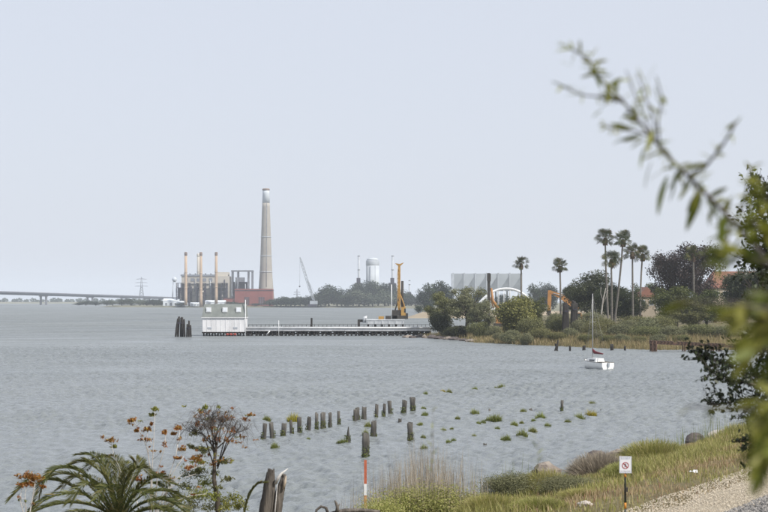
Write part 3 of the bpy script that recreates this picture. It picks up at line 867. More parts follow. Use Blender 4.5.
def pier():
    x0, x1 = pxx(245.3), pxx(432.0); root = empty('pier', (x0, PY + 1.5, 0)); Lh = x1 - x0
    zt, zb = pz(326.9), pz(331.0)
    ns = 15
    for i in range(ns):
        a, e = Lh * i / ns, Lh * (i + 1) / ns
        MB().box(a + .01, e - .01, -.0, 3.6, zt - .35, zt - .05 + .02 * (i % 2)).build('deck_panel', M['timber_grey'], root)
        jz = random.uniform(-.05, .05); MB().box(a + .02, e - .02, -.28, -.02, zb + jz, zt + jz).build('fascia_board', M['white_weathered'], root)
    MB().tube([(0, -.48, zt - .25), (Lh, -.48, zt - .25)], .17, 8).build('pipe', M['white_paint'], root)
    nb = 44
    for i in range(nb + 1):
        x = .4 + (Lh - .8) * i / nb
        for y in (.2, 3.2):
            rough_pile(MB(), x + random.uniform(-.1, .1), y, -1.5, zb + .1, .2 + .06 * random.random(), lean=(random.uniform(-.1, .1), 0), seed=i).build('pile', M['pile_dark'], root)
        MB().box(x - .14, x + .14, -.1, 3.5, zb - .32, zb - .02).build('cap_beam', M['pile_dark'], root)
        if i < nb and i % 2 == 0:
            MB().tube([(x, .05, .05), (x + (Lh - .8) / nb, .05, zb - .3)], .1, 5).build('brace', M['pile_dark'], root)
        MB().box(x - .05, x + .05, 3.4, 3.5, zt - .1, zt + .55).build('rail_post', M['pile_dark'], root)
    MB().box(.3, Lh - .3, 3.51, 3.58, zt + .40, zt + .52).build('handrail', M['pile_dark'], root)
    for zz in (.35, .95): MB().box(.3, Lh - .3, 1.5, 1.7, zz, zz + .38).build('waler', M['pile_dark'], root)
    for i in range(30):
        a = Lh * i / 30; MB().box(a + .05, a + Lh / 30 - .07 - .3 * random.random(), 3.6, 3.7, .05 + .3 * random.random(), zb).build('sheathing_board', M['pile_dark'], root)
    xx = pxx(311.2) - x0
    MB().box(xx - .22, xx + .22, .4, .8, zt - .03, pz(318)).build('bollard_post', M['pile_dark'], root)
    xx = pxx(278.5) - x0
    MB().tube([(xx, -.6, -1), (xx, -.6, pz(320.5))], .07, 5).build('gauge_pole', M['white_paint'], root)
    MB().tube([(pxx(266) - x0, -.5, .2), (pxx(269.5) - x0, -.5, zb)], .14, 5).build('ladder', M['white_paint'], root)
    tag(root, 'long low pier with a white edge running out from the wooded spit', 'pier')
pier()

def dolphin(specs, label, Y, name='piling_cluster', m='pile_dark', zb=-1.5, group=None):
    """specs: (x base px, x top px, top y px, half width px)"""
    cx = sum(s[0] for s in specs) / len(specs); root = empty(name, (P(cx, 0, Y).x, Y, zb))
    k = Y / FPX
    for i, (xb, xt, yt, hw) in enumerate(specs):
        b0 = (xb - cx) * k; y = (i % 3) * hw * k * 1.3
        rough_pile(MB(), b0, y, 0, P(0, yt, Y).z - zb, hw * k, lean=((xt - xb) * k, random.uniform(-.2, .2)), seed=i + int(cx)).build('pile', M[m], root)
    k2 = (max(s[1] for s in specs) - cx) * k; k1 = (min(s[1] for s in specs) - cx) * k
    zz = (P(0, max(s[2] for s in specs), Y).z - zb) * .82
    MB().box(k1 * 1.1, k2 * 1.1, -specs[0][3] * k - .1, -specs[0][3] * k - .02, zz, zz + .25).build('binding', M['steel_dark'], root)
    return tag(root, label, 'pilings', group)
dolphin([(174.8, 178.0, 318.4, 1.05), (177.4, 178.8, 316.4, 1.15), (180.2, 180.9, 317.6, 1.1), (182.4, 182.2, 316.9, 1.15), (184.8, 183.6, 319.4, 1.0)],
        'tall cluster of dark leaning timber piles left of the boathouse', 366, group='pile clusters left of the boathouse')
dolphin([(186.6, 187.4, 324.0, .9), (188.6, 188.8, 320.6, .95), (190.9, 190.2, 325.2, .85)],
        'shorter cluster of dark timber piles nearest the boathouse', 364, group='pile clusters left of the boathouse')

# --- work platform and yellow drilling rig behind the pier
RY = 428.0
def rz_(y): return P(0, y, RY).z
def rx_(x): return P(x, 0, RY).x
def work_barge():
    x0, x1 = rx_(366.5), rx_(404.5); c = (x0 + x1) / 2; w = (x1 - x0) / 2
    root = empty('work_barge', (c, RY, 0))
    z0, z1 = rz_(324.0), rz_(319.0)
    MB().frus((-w + .3, w - .3, -2.8, 5.8), (-w, w, -3, 6), z0, z1 - .35).build('hull', M['barge_white'], root)
    MB().box(-w - .1, w + .1, -3.1, 6.1, z1 - .34, z1 - .1).build('deck', M['barge_white'], root)
    for i in range(6):
        x = -w + .5 + (2 * w - 1) * i / 5
        MB().box(x - .06, x + .06, -3.08, -3.0, z0 + .1, z1 - .36).build('rib', M['barge_white'], root)
        MB().tube([(x, -2, -1.5), (x, -2, z0 + .05)], .28, 7).build('leg', M['pile_dark'], root)
    f = MB(); a, e = rx_(357.6) - c, rx_(365) - c; zt = rz_(319.5)
    f.box(a, a + .7, -.6, .3, -1.5, zt); f.box(a + .7, e, -.5, .2, zt - .75, zt); f.build('gangway_frame', M['rig_dark'], root)
    MB().tube([(rx_(364.5) - c, -.8, zt - .9), (rx_(364.5) - c, -.8, zt + .5), (rx_(367) - c, -.8, zt + .55)], .5, 8).build('hose_reel', M['barge_white'], root)
    MB().box(rx_(378.5) - c, rx_(384) - c, -1, 1, z1 - .09, z1 + .75).build('generator', M['rig_yellow'], root)
    MB().box(rx_(385.5) - c, rx_(391) - c, -1.5, .5, z1 - .09, z1 + .9).build('winch', M['rig_dark'], root)
    tag(root, 'white work barge on dark legs behind the pier', 'barge')
work_barge()
def drill_rig():
    c = P(399.2, 300, RY); zb = rz_(318.6) - .15
    root = empty('drilling_rig', (c.x, RY, zb)); z = lambda y: rz_(y) - zb; x = lambda p: rx_(p) - c.x
    for s in (-1.6, 1.0): MB().box(-2.0, 2.4, s, s + .7, .02, .95).build('track', M['rig_dark'], root)
    MB().box(-2.2, 1.2, -1.0, 1.0, 1.0, 2.6).build('engine_house', M['rig_dark'], root)
    MB().box(x(401.0), x(405.6), -1.3, .9, 1.0, z(307)).build('cab', M['rig_yellow'], root)
    MB().box(x(404.2), x(405.7), -1.36, -1.31, 1.9, z(308.5)).build('window', M['glass_dark'], root)
    mb = MB(); mb.box(-.34, .34, -.34, .34, 1.0, z(265.5)); mb.build('mast', M['rig_yellow'], root)
    mb = MB(); lattice_boom(mb, (x(399.0) - .0, -.6, 2), (x(398.6), -.6, z(268)), .8, 1.0, .07); mb.build('leader', M['rig_yellow'], root)
    MB().add([(-1.2, -.4, z(263.2)), (-.5, -.4, z(265.6)), (.5, -.4, z(265.6)), (1.4, -.4, z(262.4)), (.2, -.4, z(263.9)), (-1.2, .4, z(263.2)), (-.5, .4, z(265.6)), (.5, .4, z(265.6)), (1.4, .4, z(262.4)), (.2, .4, z(263.9))],
             [(0,1,2,3,4),(9,8,7,6,5),(0,4,9,5),(4,3,8,9),(3,2,7,8),(2,1,6,7),(1,0,5,6)]).build('crown_sheave', M['rig_yellow'], root)
    MB().lathe([(.36, 1.0), (.36, z(281))], 10, (x(402.4), .3)).build('drill_pipe', M['rig_dark'], root)
    MB().tube([(x(405.3), 0, 1.4), (x(403.8), 0, z(304)), (x(399.4), 0, z(292))], [.24, .2, .14], 7).build('back_stay', M['rig_yellow'], root)
    MB().tube([(x(393.5), -.6, 1.0), (x(395.5), -.6, z(309)), (x(398.8), -.4, z(298))], [.26, .2, .12], 7).build('front_stay', M['rig_dark'], root)
    MB().box(x(392.4), x(397.2), -1.6, .8, .05, z(314.6)).build('power_pack', M['rig_dark'], root)
    MB().tube([(x(391.6), -1.0, .05), (x(391.6), -1.0, z(284.5))], .12, 6).build('pole', M['white_paint'], root)
    MB().box(x(403.8), x(408), -1.1, .9, .05, z(308.5) * .55).build('counterweight', M['rig_dark'], root)
    tag(root, 'yellow drilling rig with a tall mast on the work barge', 'drilling rig')
drill_rig()

# --- orange machines on the spit
def pile_driver():
    Y = 470; b0 = P(491, 300, Y); g0 = spit_z(b0.x, Y)
    root = empty('pile_driver', (b0.x, Y, g0)); o = Vector(root.location); q = lambda x, y: P(x, y, Y) - o
    a = q(488.8, 273); MB().box(a.x - .42, a.x + .42, -.42, .42, .1, a.z).build('leader', M['rig_dark'], root)
    MB().box(a.x - .6, a.x + .6, -.75, -.45, a.z - 2.6, a.z - .2).build('hammer', M['rig_dark'], root)
    MB().tube([q(491.2, 288), q(492.8, 301), q(500.5, 311.5)], [.32, .5, .62], 7).build('boom', M['rig_orange'], root)
    MB().tube([q(490, 297), q(493.5, 308)], .22, 6).build('hydraulic_ram', M['rig_orange'], root)
    c = q(502, 312)
    MB().box(c.x - 2, c.x + 2.4, -1.4, 1.4, 1.0, 3.0).build('body', M['rig_orange'], root)
    for s in (-1.5, .8): MB().box(c.x - 2.6, c.x + 2.6, s, s + .7, -.1, .95).build('track', M['rig_dark'], root)
    tag(root, 'pile driver with black upright leader and orange boom below the arch', 'pile driver')
pile_driver()
def excavator():
    Y = 420; b0 = P(577, 300, Y); g0 = spit_z(b0.x, Y)
    root = empty('excavator', (b0.x, Y, g0)); o = Vector(root.location); q = lambda x, y: P(x, y, Y) - o
    def plate(name, pts, wd, m):
        mb = MB()
        for i in range(len(pts) - 1):
            p, e = pts[i], pts[i + 1]; d = (e[0] - p[0]).normalized(); u = Vector((-d.z, 0, d.x))
            vs = []
            for (cc, h_) in (p, e):
                for yy in (-wd, wd):
                    vs += [(cc + u * h_ + Vector((0, yy, 0))), (cc - u * h_ + Vector((0, yy, 0)))]
            mb.add(vs, [(0,1,3,2),(4,6,7,5),(0,4,5,1),(2,3,7,6),(0,2,6,4),(1,5,7,3)])
        return mb.build(name, m, root)
    plate('stick', [(q(549.6, 290.4), .44), (q(549.4, 300), .54), (q(549, 311.5), .38)], .3, M['rig_orange'])
    plate('boom', [(q(549.8, 291.6), .34), (q(561, 296.4), .68), (q(569, 302), .72), (q(578, 309), .5)], .36, M['rig_orange'])
    MB().tube([q(553, 293.4) + Vector((0, -.4, 0)), q(563, 296) + Vector((0, -.4, 0))], .14, 6).build('hydraulic_ram', M['alu'], root)
    bk = q(548.8, 312.5)
    MB().add([(bk.x - .7, -.6, bk.z + .5), (bk.x + .6, -.6, bk.z + .6), (bk.x + .5, -.6, bk.z - .7), (bk.x - .3, -.6, bk.z - .9), (bk.x - .7, .6, bk.z + .5), (bk.x + .6, .6, bk.z + .6), (bk.x + .5, .6, bk.z - .7), (bk.x - .3, .6, bk.z - .9)],
             [(0,1,2,3),(7,6,5,4),(0,4,5,1),(1,5,6,2),(2,6,7,3),(3,7,4,0)]).build('bucket', M['rig_dark'], root)
    c = q(580.5, 300)
    MB().box(c.x - 1.2, c.x + 2.6, -1.4, 1.4, 1.1, 2.7).build('engine_cover', M['rig_orange'], root)
    cb = MB().box(c.x - 1.6, c.x + .1, -1.45, -.3, 1.12, 3.3).build('cab', M['rig_orange'], root)
    MB().box(c.x - 1.4, c.x - .1, -1.5, -1.46, 1.9, 3.1).build('window', M['glass_dark'], cb)
    for s in (-1.5, .8): MB().box(c.x - 2.3, c.x + 2.3, s, s + .7, -.1, 1.0).build('track', M['rig_dark'], root)
    tag(root, 'orange excavator with raised boom behind the marsh grass', 'excavator')
excavator()
G = 'tall dark pile clusters standing in the marsh'
dolphin([(563.0, 564.6, 304.5, 1.8), (565.6, 566.0, 302.5, 2.0), (568.6, 567.8, 305.5, 1.8)], 'left of two dark pile clusters standing in marsh by the excavator', 318, zb=.4, group=G)
dolphin([(571.4, 572.8, 303.5, 1.8), (574.2, 574.4, 300.8, 2.1), (577.4, 576.4, 303.2, 1.9)], 'right of two dark pile clusters standing in marsh by the excavator', 320, zb=.4, group=G)

# --- buildings showing through the trees
def house(x0p, x1p, yeave, yridge, Y, wall, label, gable_front=False, depth=11, nwin=3):
    a = P(x0p, 0, Y).x; e = P(x1p, 0, Y).x; c = (a + e) / 2; w = (e - a) / 2; g0 = spit_z(c, Y)
    root = empty('house', (c, Y, g0)); ze = P(0, yeave, Y).z - g0; zr = P(0, yridge, Y).z - g0
    MB().box(-w, w, 0, depth, -.5, ze).build('wall', wall, root)
    if gable_front:
        vs = [(-w - .4, -.4, ze + .02), (w + .4, -.4, ze + .02), (w + .4, depth + .4, ze + .02), (-w - .4, depth + .4, ze + .02), (0, -.4, zr), (0, depth + .4, zr)]
        fs = [(0,3,2,1),(0,1,4),(1,2,5,4),(2,3,5),(3,0,4,5)]
    else:
        vs = [(-w - .5, -.5, ze + .02), (w + .5, -.5, ze + .02), (w + .5, depth + .5, ze + .02), (-w - .5, depth + .5, ze + .02), (-w * .8, depth / 2, zr), (w * .8, depth / 2, zr)]
        fs = [(0,3,2,1),(0,1,5,4),(2,3,4,5),(0,4,3),(1,2,5)]
    MB().add(vs, fs).build('roof', M['terracotta'], root)
    for k in range(nwin):
        xx = -w + 2 * w * (k + .5) / nwin
        f = MB().box(xx - .75, xx + .75, -.1, -.02, ze - 2.6, ze - .9).build('window', M['white_paint'], root)
        MB().box(xx - .62, xx + .62, -.14, -.105, ze - 2.48, ze - 1.02).build('pane', M['glass_dark'], f)
    MB().box(-w + .4, -w + 1.4, -.08, -.01, 0, 2.1).build('door', M['timber_brown'], root)
    return tag(root, label, 'house')
house(638, 656, 297, 287, 470, M['stucco'], 'tan house with a red gable roof showing between the fan palms and trees', True, 11, 2)
house(712, 766, 288, 271, 440, M['stucco'], 'long building with a terracotta roof behind the trees at right', False, 13, 6)

# --- moored sailboat
def sailboat():
    c = W(596.5, 368.6); Y = c.y
    root = empty('sailboat', (c.x, Y, 0), R(24))          # local +y is the bow
    Lb, Bm = 5.6, 1.12
    secs = []; N = 15
    for i in range(N):
        u = i / (N - 1); y = -Lb / 2 + Lb * u
        wv = Bm * (0.80 + .5 * u - .35 * u * u) if u < .55 else Bm * .98 * (1 - ((u - .55) / .45) ** 2.2)
        wv = max(wv, .03); fb = .86 + .26 * u * u; kl = -.28 * (1 - (2 * u - .85) ** 2 * .6)
        secs.append([(-wv, y, fb), (-wv * 1.02, y + .03 * u, fb * .5), (-wv * .82, y, .0), (-wv * .45, y, kl * .8), (0, y, kl),
                     (wv * .45, y, kl * .8), (wv * .82, y, .0), (wv * 1.02, y + .03 * u, fb * .5), (wv, y, fb)])
    vs = [v for s in secs for v in s]; fs = []
    for i in range(N - 1):
        for k in range(8): a = i * 9 + k; fs.append((a, a + 1, a + 10, a + 9))
    mb = MB(); mb.add(vs, fs, True); mb.add(secs[0], [tuple(range(9))]); mb.build('hull', M['hull_white'], root)
    dk = MB(); dv = []; df = []
    for i, s in enumerate(secs): dv += [(s[0][0] * .97, s[0][1], s[0][2] - .03), (0, s[0][1], s[0][2] + .03), (s[8][0] * .97, s[8][1], s[8][2] - .03)]
    for i in range(N - 1):
        for k in range(2): a = i * 3 + k; df.append((a, a + 1, a + 4, a + 3))
    dk.add(dv, df, True); dk.build('deck', M['hull_white'], root)
    rs = MB()
    for sgn in (0, 8): rs.tube([(s[sgn][0], s[sgn][1], s[sgn][2] + .02) for s in secs], .035, 5)
    rs.build('rub_rail', M['timber_grey'], root)
    cb = MB().frus((-.72, .72, -.9, 1.6), (-.55, .55, -.8, 1.2), .86, 1.36).build('cabin', M['hull_white'], root)
    for s in (-1, 1): MB().add([(s * .66, -.5, 1.0), (s * .66, .7, 1.02), (s * .62, .7, 1.2), (s * .62, -.5, 1.2), (s * .72, -.5, 1.0), (s * .72, .7, 1.02), (s * .68, .7, 1.2), (s * .68, -.5, 1.2)],
                               [(0,1,2,3),(4,7,6,5),(0,4,5,1),(2,6,7,3),(1,5,6,2),(0,3,7,4)]).build('window', M['glass_dark'], cb)
    MB().box(-.5, .5, -2.5, -.92, .845, .93).build('cockpit_seat', M['timber_grey'], root)
    mt = P(590, 293.6, Y).z
    MB().tube([(0, .95, 1.3), (0, .95, mt)], [.075, .055], 8).build('mast', M['alu'], root)
    MB().tube([(0, .9, 1.95), (0, -1.7, 1.9)], .05, 6).build('boom', M['alu'], root)
    MB().tube([(0, .88, 2.5), (0, .76, 2.3), (0, .4, 2.12), (0, -.5, 2.04), (0, -1.6, 1.97)], [.08, .17, .2, .13, .07], 8).build('sail_cover', M['maroon'], root)
    for p in ((0, 2.75, 1.1), (-1.0, .8, .95), (1.0, .8, .95), (0, -2.75, .9)):
        MB().tube([p, (0, .95, mt - .15)], .008, 3).build('stay', M['alu'], root)
    MB().tube([(-.45, .95, mt * .62), (.45, .95, mt * .62)], .025, 5).build('spreader', M['alu'], root)
    MB().frus((-.08, .08, -2.98, -2.84), (-.13, .13, -3.06, -2.83), .25, .85).build('outboard_motor', M['galv'], root)
    tag(root, 'white moored sailboat with bare mast and maroon sail cover', 'sailboat')
sailboat()

# --- broken timber trestle, right, and loose stubs along the spit
def trestle():
    Y = 262; root = empty('timber_trestle', (P(651, 0, Y).x, Y, 0)); o = Vector(root.location)
    def q(x, y): return P(x, y, Y) - o
    for k, (xa, xb) in enumerate(((651, 673), (673, 696), (696, 718), (718, 742))):
        for dy in (0, 1.6):
            a, e = q(xa, 341.6 + (xa - 651) * .045), q(xb, 341.6 + (xb - 651) * .045)
            MB().add([(a.x, dy, a.z), (e.x - .03, dy, e.z), (e.x - .03, dy, e.z - .42), (a.x, dy, a.z - .42), (a.x, dy + .3, a.z), (e.x - .03, dy + .3, e.z), (e.x - .03, dy + .3, e.z - .42), (a.x, dy + .3, a.z - .42)],
                     [(0,3,2,1),(4,5,6,7),(0,1,5,4),(3,7,6,2),(1,2,6,5),(0,4,7,3)]).build('stringer', M['timber_brown'], root)
    for i in range(26):
        x = 652 + i * 3.45
        if i in (7, 15, 16, 22): continue
        p = q(x, 341.4 + (x - 651) * .045); MB().box(p.x - .12, p.x + .12, -.3, 2.3, p.z + .01, p.z + .16).build('plank', M['timber_brown'], root)
    for x, hw, yt in ((652.6, 1.1, 340.5), (656.2, 1.2, 341), (685, .8, 344), (713.5, .8, 345), (719, .8, 345.2), (738, .8, 346)):
        p = q(x, yt); 
        for dy in (.1, 1.9): rough_pile(MB(), p.x, dy, -1.5, p.z - .05, hw * Y / FPX, seed=int(x)).build('pile', M['timber_brown'], root)
    tag(root, 'broken brown timber trestle on piles along the right shore', 'trestle')
trestle()
stubs = []
def stub(x, yb, yt, wpx, m='pile_dark', name='piling', pointed=False):
    c = W(x, yb); k = c.y / FPX
    o = rough_pile(MB(), 0, 0, -1.2, (yb - yt) * k, wpx * k / 2, pointed=pointed, seed=int(x * 7)).build(name, M[m], None, c)
    return o
for x, yb, yt, w_ in ((570, 351, 346, 2.2), (584, 350.5, 345.8, 3.4), (612, 350.5, 344.4, 3.6), (625, 350.5, 346.2, 2.2)): stubs.append(stub(x, yb, yt, w_))
by_place(stubs, 'dark piling stub off the marsh shore near the sailboat mast, %s', 'piling', 'piling stubs off the marsh shore')
def wreck():
    c = W(556.5, 351); k = c.y / FPX; root = empty('broken_piles', tuple(c))
    for i, (xb, xt, h_) in enumerate(((-3.0, 0.5, 6.5), (0.2, 1.6, 11), (2.6, -.8, 7.5))):
        rough_pile(MB(), xb * k, .3 * i, -1, h_ * k, .16, lean=((xt - xb) * k, 0), seed=i + 3).build('pile', M['pile_dark'], root)
    tag(root, 'crossed broken dark piles left of the sailboat mast', 'pilings')
wreck()
def hulk():
    Y = 300; c = P(632, 0, Y); g0 = spit_z(c.x, Y); z = g0 + .12
    root = empty('derelict_boat', (c.x, Y, g0)); vs = []; fs = []; N = 9
    for i in range(N):
        u = i / (N - 1) * 2 - 1; w_ = .75 * (1 - abs(u) ** 2.4) + .04; x = u * 1.75
        vs += [(x, -w_, z - g0 + .75 + .12 * u * u + .5), (x, -w_ * .7, z - g0 + .15), (x, 0, z - g0 - .1), (x, w_ * .7, z - g0 + .15), (x, w_, z - g0 + 1.25 + .12 * u * u)]
    for i in range(N - 1):
        for k in range(4): a = i * 5 + k; fs.append((a, a + 5, a + 6, a + 1))
    MB().add(vs, fs, True).build('hull', M['glass_dark'], root)
    for u in (-.9, 0, .9): MB().box(u - .12, u + .12, -.6, .6, z - g0 + .5, z - g0 + .56).build('thwart', M['timber_grey'], root)
    tag(root, 'dark open boat hull lying in brush near the shore', 'boat')
hulk()

# --- old piling row in the shallows
mk('piling_wood', (0.15,0.14,0.125), (0.06,0.056,0.05), scale=3.5, stretch=(1,1,0.15), rough=0.9, bump=0.9, bdist=0.08, rand=0.25)
ROW = [(263.4,423.8,438.6,4.5),(273,423,437.8,4.4),(283,423,436,5),(292,420,434,3),(300,416.7,432.6,4.5),(308,417,430.8,4.4),(316.8,412.8,429.5,3.5),(323.3,412.8,428.2,5),(330,412.5,427,3.5),(339,411,425,3),(354.3,409,421.7,3.5),(358.2,408,420.4,4),(363.7,406.8,419.6,5),(376,404,418,3.5),(383.5,403.7,416.5,3.3),(391,401,414,4),(403.5,400,413,5),(413,397.7,411.3,5.5)]
LOOSE = [(347.5,427,442.5,5.5,'pointed grey piling with a green skirt in front of the row'),(373.3,421,437.3,5.5,'mossy piling just behind the thick one in front of the row'),
         (365.5,433.4,456.8,7.5,'thickest and nearest weathered piling, in front of the row'),(410.8,422.5,440.2,6,'round-topped piling standing alone below the right end of the row'),
         (561.7,400.5,411.6,3,'lone thin black piling among the green clumps at right'),(399.4,418.6,421.6,3.6,'low black stub near the right end of the piling row'),
         (491,408.8,411.2,2.0,'tiny dark stub above the largest green clump'),(531.5,408.6,410.6,3.2,'low dark stub left of the lone black piling'),
         (486.5,443.4,445.4,3.4,'low dark stub just off the near bank'),(602,409.6,411.4,2.6,'low dark stub right of the yellow clump')]
row = []
def piling(x, yt, yb, w_, weed=True):
    c = W(x, yb); k = c.y / FPX; hh = (yb - yt) * k
    root = empty('piling', tuple(c))
    rough_pile(MB(), 0, 0, -1.2, hh, w_ * k / 2, 11, lean=(random.uniform(-.13, .13), random.uniform(-.1, .1)), pointed=(x == 347.5), seed=int(x * 3)).build('post', M['piling_wood'], root)
    if weed and hh > .5:
        V = []; Q = []
        for i in range(150):
            a = random.uniform(0, 6.28); r = w_ * k / 2 * 1.02; z = random.random() ** 1.8 * hh * .5; s = random.uniform(.018, .04)
            p = Vector((math.cos(a) * r, math.sin(a) * r, z)); t = Vector((-math.sin(a), math.cos(a), 0))
            b_ = len(V); V += [p - t * s, p + t * s, p + t * s * .6 + Vector((math.cos(a) * .03, math.sin(a) * .03, -s * 1.8)), p - t * s * .6 + Vector((math.cos(a) * .05, math.sin(a) * .05, -s * 1.8))]; Q.append((b_, b_ + 1, b_ + 2, b_ + 3))
        mesh_np('seaweed', V, Q, L['algae'], root)['kind'] = 'stuff'
    return root
for r_ in ROW: row.append(piling(*r_))
by_place(row, 'weathered timber piling in the long slanting row, %s', 'piling', 'old timber pilings in the shallows')
for r_ in LOOSE: tag(piling(*r_[:4]), r_[4], 'piling', 'old timber pilings in the shallows')
# ------------------------------------------------------------------ vegetation
def rdir(n):
    v = rng.normal(size=(n, 3)); return v / np.linalg.norm(v, axis=1, keepdims=True)
def leaf_quads(pos, out, size, elong=1.8, up=0.35, width=0.5):
    """one small kite-shaped leaf per point; they face outward and up, loosely"""
    n_ = len(pos)
    nr = out * 0.7 + rdir(n_) * 0.9 + np.array([0, 0, up]); nr /= np.linalg.norm(nr, axis=1, keepdims=True)
    a = np.cross(nr, rdir(n_)); a /= np.linalg.norm(a, axis=1, keepdims=True) + 1e-9
    b_ = np.cross(nr, a)
    s = (size * rng.uniform(.6, 1.35, n_))[:, None]
    A = a * s * elong * .5; B = b_ * s * width
    V = np.stack([pos - A, pos + B + A * .1, pos + A, pos - B + A * .1], 1).reshape(-1, 3)
    Q = np.arange(n_ * 4).reshape(n_, 4)
    return V, Q
def blob_leaves(cs, rs, n_, size, shell=.55, squash=.8, **kw):
    cs = np.array(cs); rs = np.array(rs); w = rs ** 2; w /= w.sum()
    k = rng.choice(len(cs), n_, p=w); d = rdir(n_)
    rad = rs[k] * (shell + (1 - shell) * rng.random(n_)) * rng.choice([1.0, 1.0, 1.0, 1.22], n_)
    pos = cs[k] + d * rad[:, None] * np.array([1, 1, squash])
    return leaf_quads(pos, d, size, **kw)

def make_plant(name, h, w, trunk_h, nblob, nleaf, lsize, lm, bm, blob=(.16, .30), low=False, shell=.5, conic=0.0, trunk_r=None, flat=1.0, seed=1):
    """prototype: height h, width w; a tapered trunk with limbs, and a crown of leaf clumps at their ends"""
    global rng
    rng = np.random.default_rng(seed)
    root = empty(name)
    cs = []; rs = []
    ch = h - trunk_h
    for i in range(nblob):
        for _ in range(30):
            d = rdir(1)[0] * rng.random() ** .4
            zc = trunk_h + ch * (.5 + .46 * d[2] * flat)
            f = 1 - conic * max(0, (zc - trunk_h) / ch - .2)
            r = w * rng.uniform(*blob) * f
            c = np.array([d[0] * (w / 2 - r * .8) * f, d[1] * (w / 2 - r * .8) * f, zc])
            if low and c[2] < h * .45: c[:2] *= 1.1
            if c[2] + r * .8 <= h * 1.02 and c[2] - r > -.1 * h: break
        cs.append(c); rs.append(r)
    mb = MB(); tr = trunk_r or w * .035
    top = np.array([rng.uniform(-.04, .04) * w, rng.uniform(-.04, .04) * w, trunk_h + ch * .35])
    mb.tube([(0, 0, -.03 * h), (top[0] * .3, top[1] * .3, trunk_h * .5), tuple(top)], [tr * 1.25, tr, tr * .55], 7)
    for c in cs[:: max(1, len(cs) // 14)]:
        u = rng.uniform(.3, .95); s = top * u
        mid = (s + c) / 2 + np.array([0, 0, -.03 * h]); mb.tube([tuple(s), tuple(mid), tuple(c)], [tr * .5, tr * .3, tr * .1], 5)
    mb.build('trunk', bm, root)
    V, Q = blob_leaves(cs, rs, nleaf, lsize, shell)
    mesh_np('crown', V, Q, lm, root)
    DIM[root.name] = (float(np.percentile(V[:, 0], 99) - np.percentile(V[:, 0], 1)), float(np.percentile(V[:, 2], 99.7)))
    return root

DIM = {}
protos = []
def proto(*a, **kw):
    p = make_plant(*a, **kw); protos.append(p); return p
PF = [proto('tree', 1, .95, .04, 26, 2600, .034, L['far_leaf'], M['bark'], low=True, seed=11), proto('tree', 1, 1.15, .03, 28, 2600, .036, L['far_leaf'], M['bark'], low=True, seed=12),
      proto('tree', 1, .8, .06, 22, 2400, .034, L['far_dark'], M['bark'], low=True, seed=13), proto('tree', 1, 1.3, .03, 28, 2700, .036, L['far_dark'], M['bark'], low=True, seed=14)]
PP = [proto('tree', 1, .9, .15, 16, 1500, .042, L['far_pale'], M['bark'], seed=15), proto('tree', 1, 1.2, .1, 20, 1600, .042, L['far_pale'], M['bark'], seed=16)]

def put(p, x, ytop, wpx, Y, hz, base_z=None, dup_rot=None, aspect=None):
    """stand a copy of prototype p so that its crown top is at photo height ytop"""
    c = P(x, 300, Y); bz = base_z if base_z is not None else hz(c.x, Y)
    h_ = P(0, ytop, Y).z - bz
    o = copy_tree(p); o.location = (c.x, Y, bz - .02)
    ow, oh = DIM[p.name]
    sw = wpx * Y / FPX / ow
    o.scale = (sw, sw, h_ / oh); o.rotation_euler = (0, 0, dup_rot if dup_rot is not None else random.uniform(0, 6.28))
    return o
far2 = lambda x, y: 2.0
# far-shore trees: (x, top y, width px, Y, kind)
FT = [(79, 302.6, 10, 1990, 1), (86, 300.6, 11, 1985, 0), (96, 301.5, 12, 1960, 3), (107, 300.2, 9, 1930, 0), (122, 299.2, 10, 1900, 0), (131.5, 298.6, 13, 1890, 1), (147, 300.8, 12, 1890, 0), (154, 299.2, 13, 1880, 2), (161, 301.5, 8, 1875, 0),
      (181, 303, 9, 1812, 0), (231, 301.6, 11, 1812, 1), (240, 302.6, 10, 1811, 0), (256, 303.2, 9, 1810, 3), (277, 298.5, 12, 1810, 3), (286, 296.6, 13, 1806, 0), (295, 298, 13, 1800, 2), (305, 297, 13, 1795, 1), (314, 296, 13, 1790, 3),
      (321, 290.5, 14, 1785, 0), (329, 284.6, 16, 1785, 0), (337, 288.5, 14, 1782, 2), (345, 297.5, 10, 1780, 3), (353, 289, 13, 1800, 2), (359, 283, 15, 1800, 0), (368, 280.6, 16, 1800, 3), (378, 281.2, 15, 1800, 0), (388, 283, 14, 1800, 2), (398, 288, 12, 1795, 0), (406, 295, 14, 1770, 1), (415, 297, 14, 1765, 3), (270, 299.5, 11, 1806, 0), (281, 298, 12, 1800, 3), (291, 297.2, 12, 1796, 1), (300, 296.6, 12, 1790, 0), (310, 295.6, 13, 1786, 3), (318, 294, 12, 1780, 1), (325, 289, 12, 1790, 2), (342, 293, 12, 1778, 0), (348, 295, 12, 1776, 1), (364, 288, 14, 1790, 2), (393, 290, 13, 1786, 3), (402, 293, 13, 1780, 0), (411, 294, 13, 1775, 0)]
trees = []
for x, yt, w_, Y, k in FT: trees.append(put(PF[k], x, yt, w_ * 1.2, Y, far2))
by_place(trees, 'dark rounded tree on the far shore, %s of its kind', 'tree', 'dark trees along the far shore')
trees = [put(PP[i % 2], x, yt, w_, Y, far2) for i, (x, yt, w_, Y) in enumerate(((113, 300.8, 9, 1890), (140, 299.0, 11, 1880), (359, 289.5, 20, 1760), (385, 290.5, 21, 1755), (373, 295, 16, 1752)))]
by_place(trees, 'pale grey-green tree on the far shore, %s of its kind', 'tree', 'pale trees along the far shore')
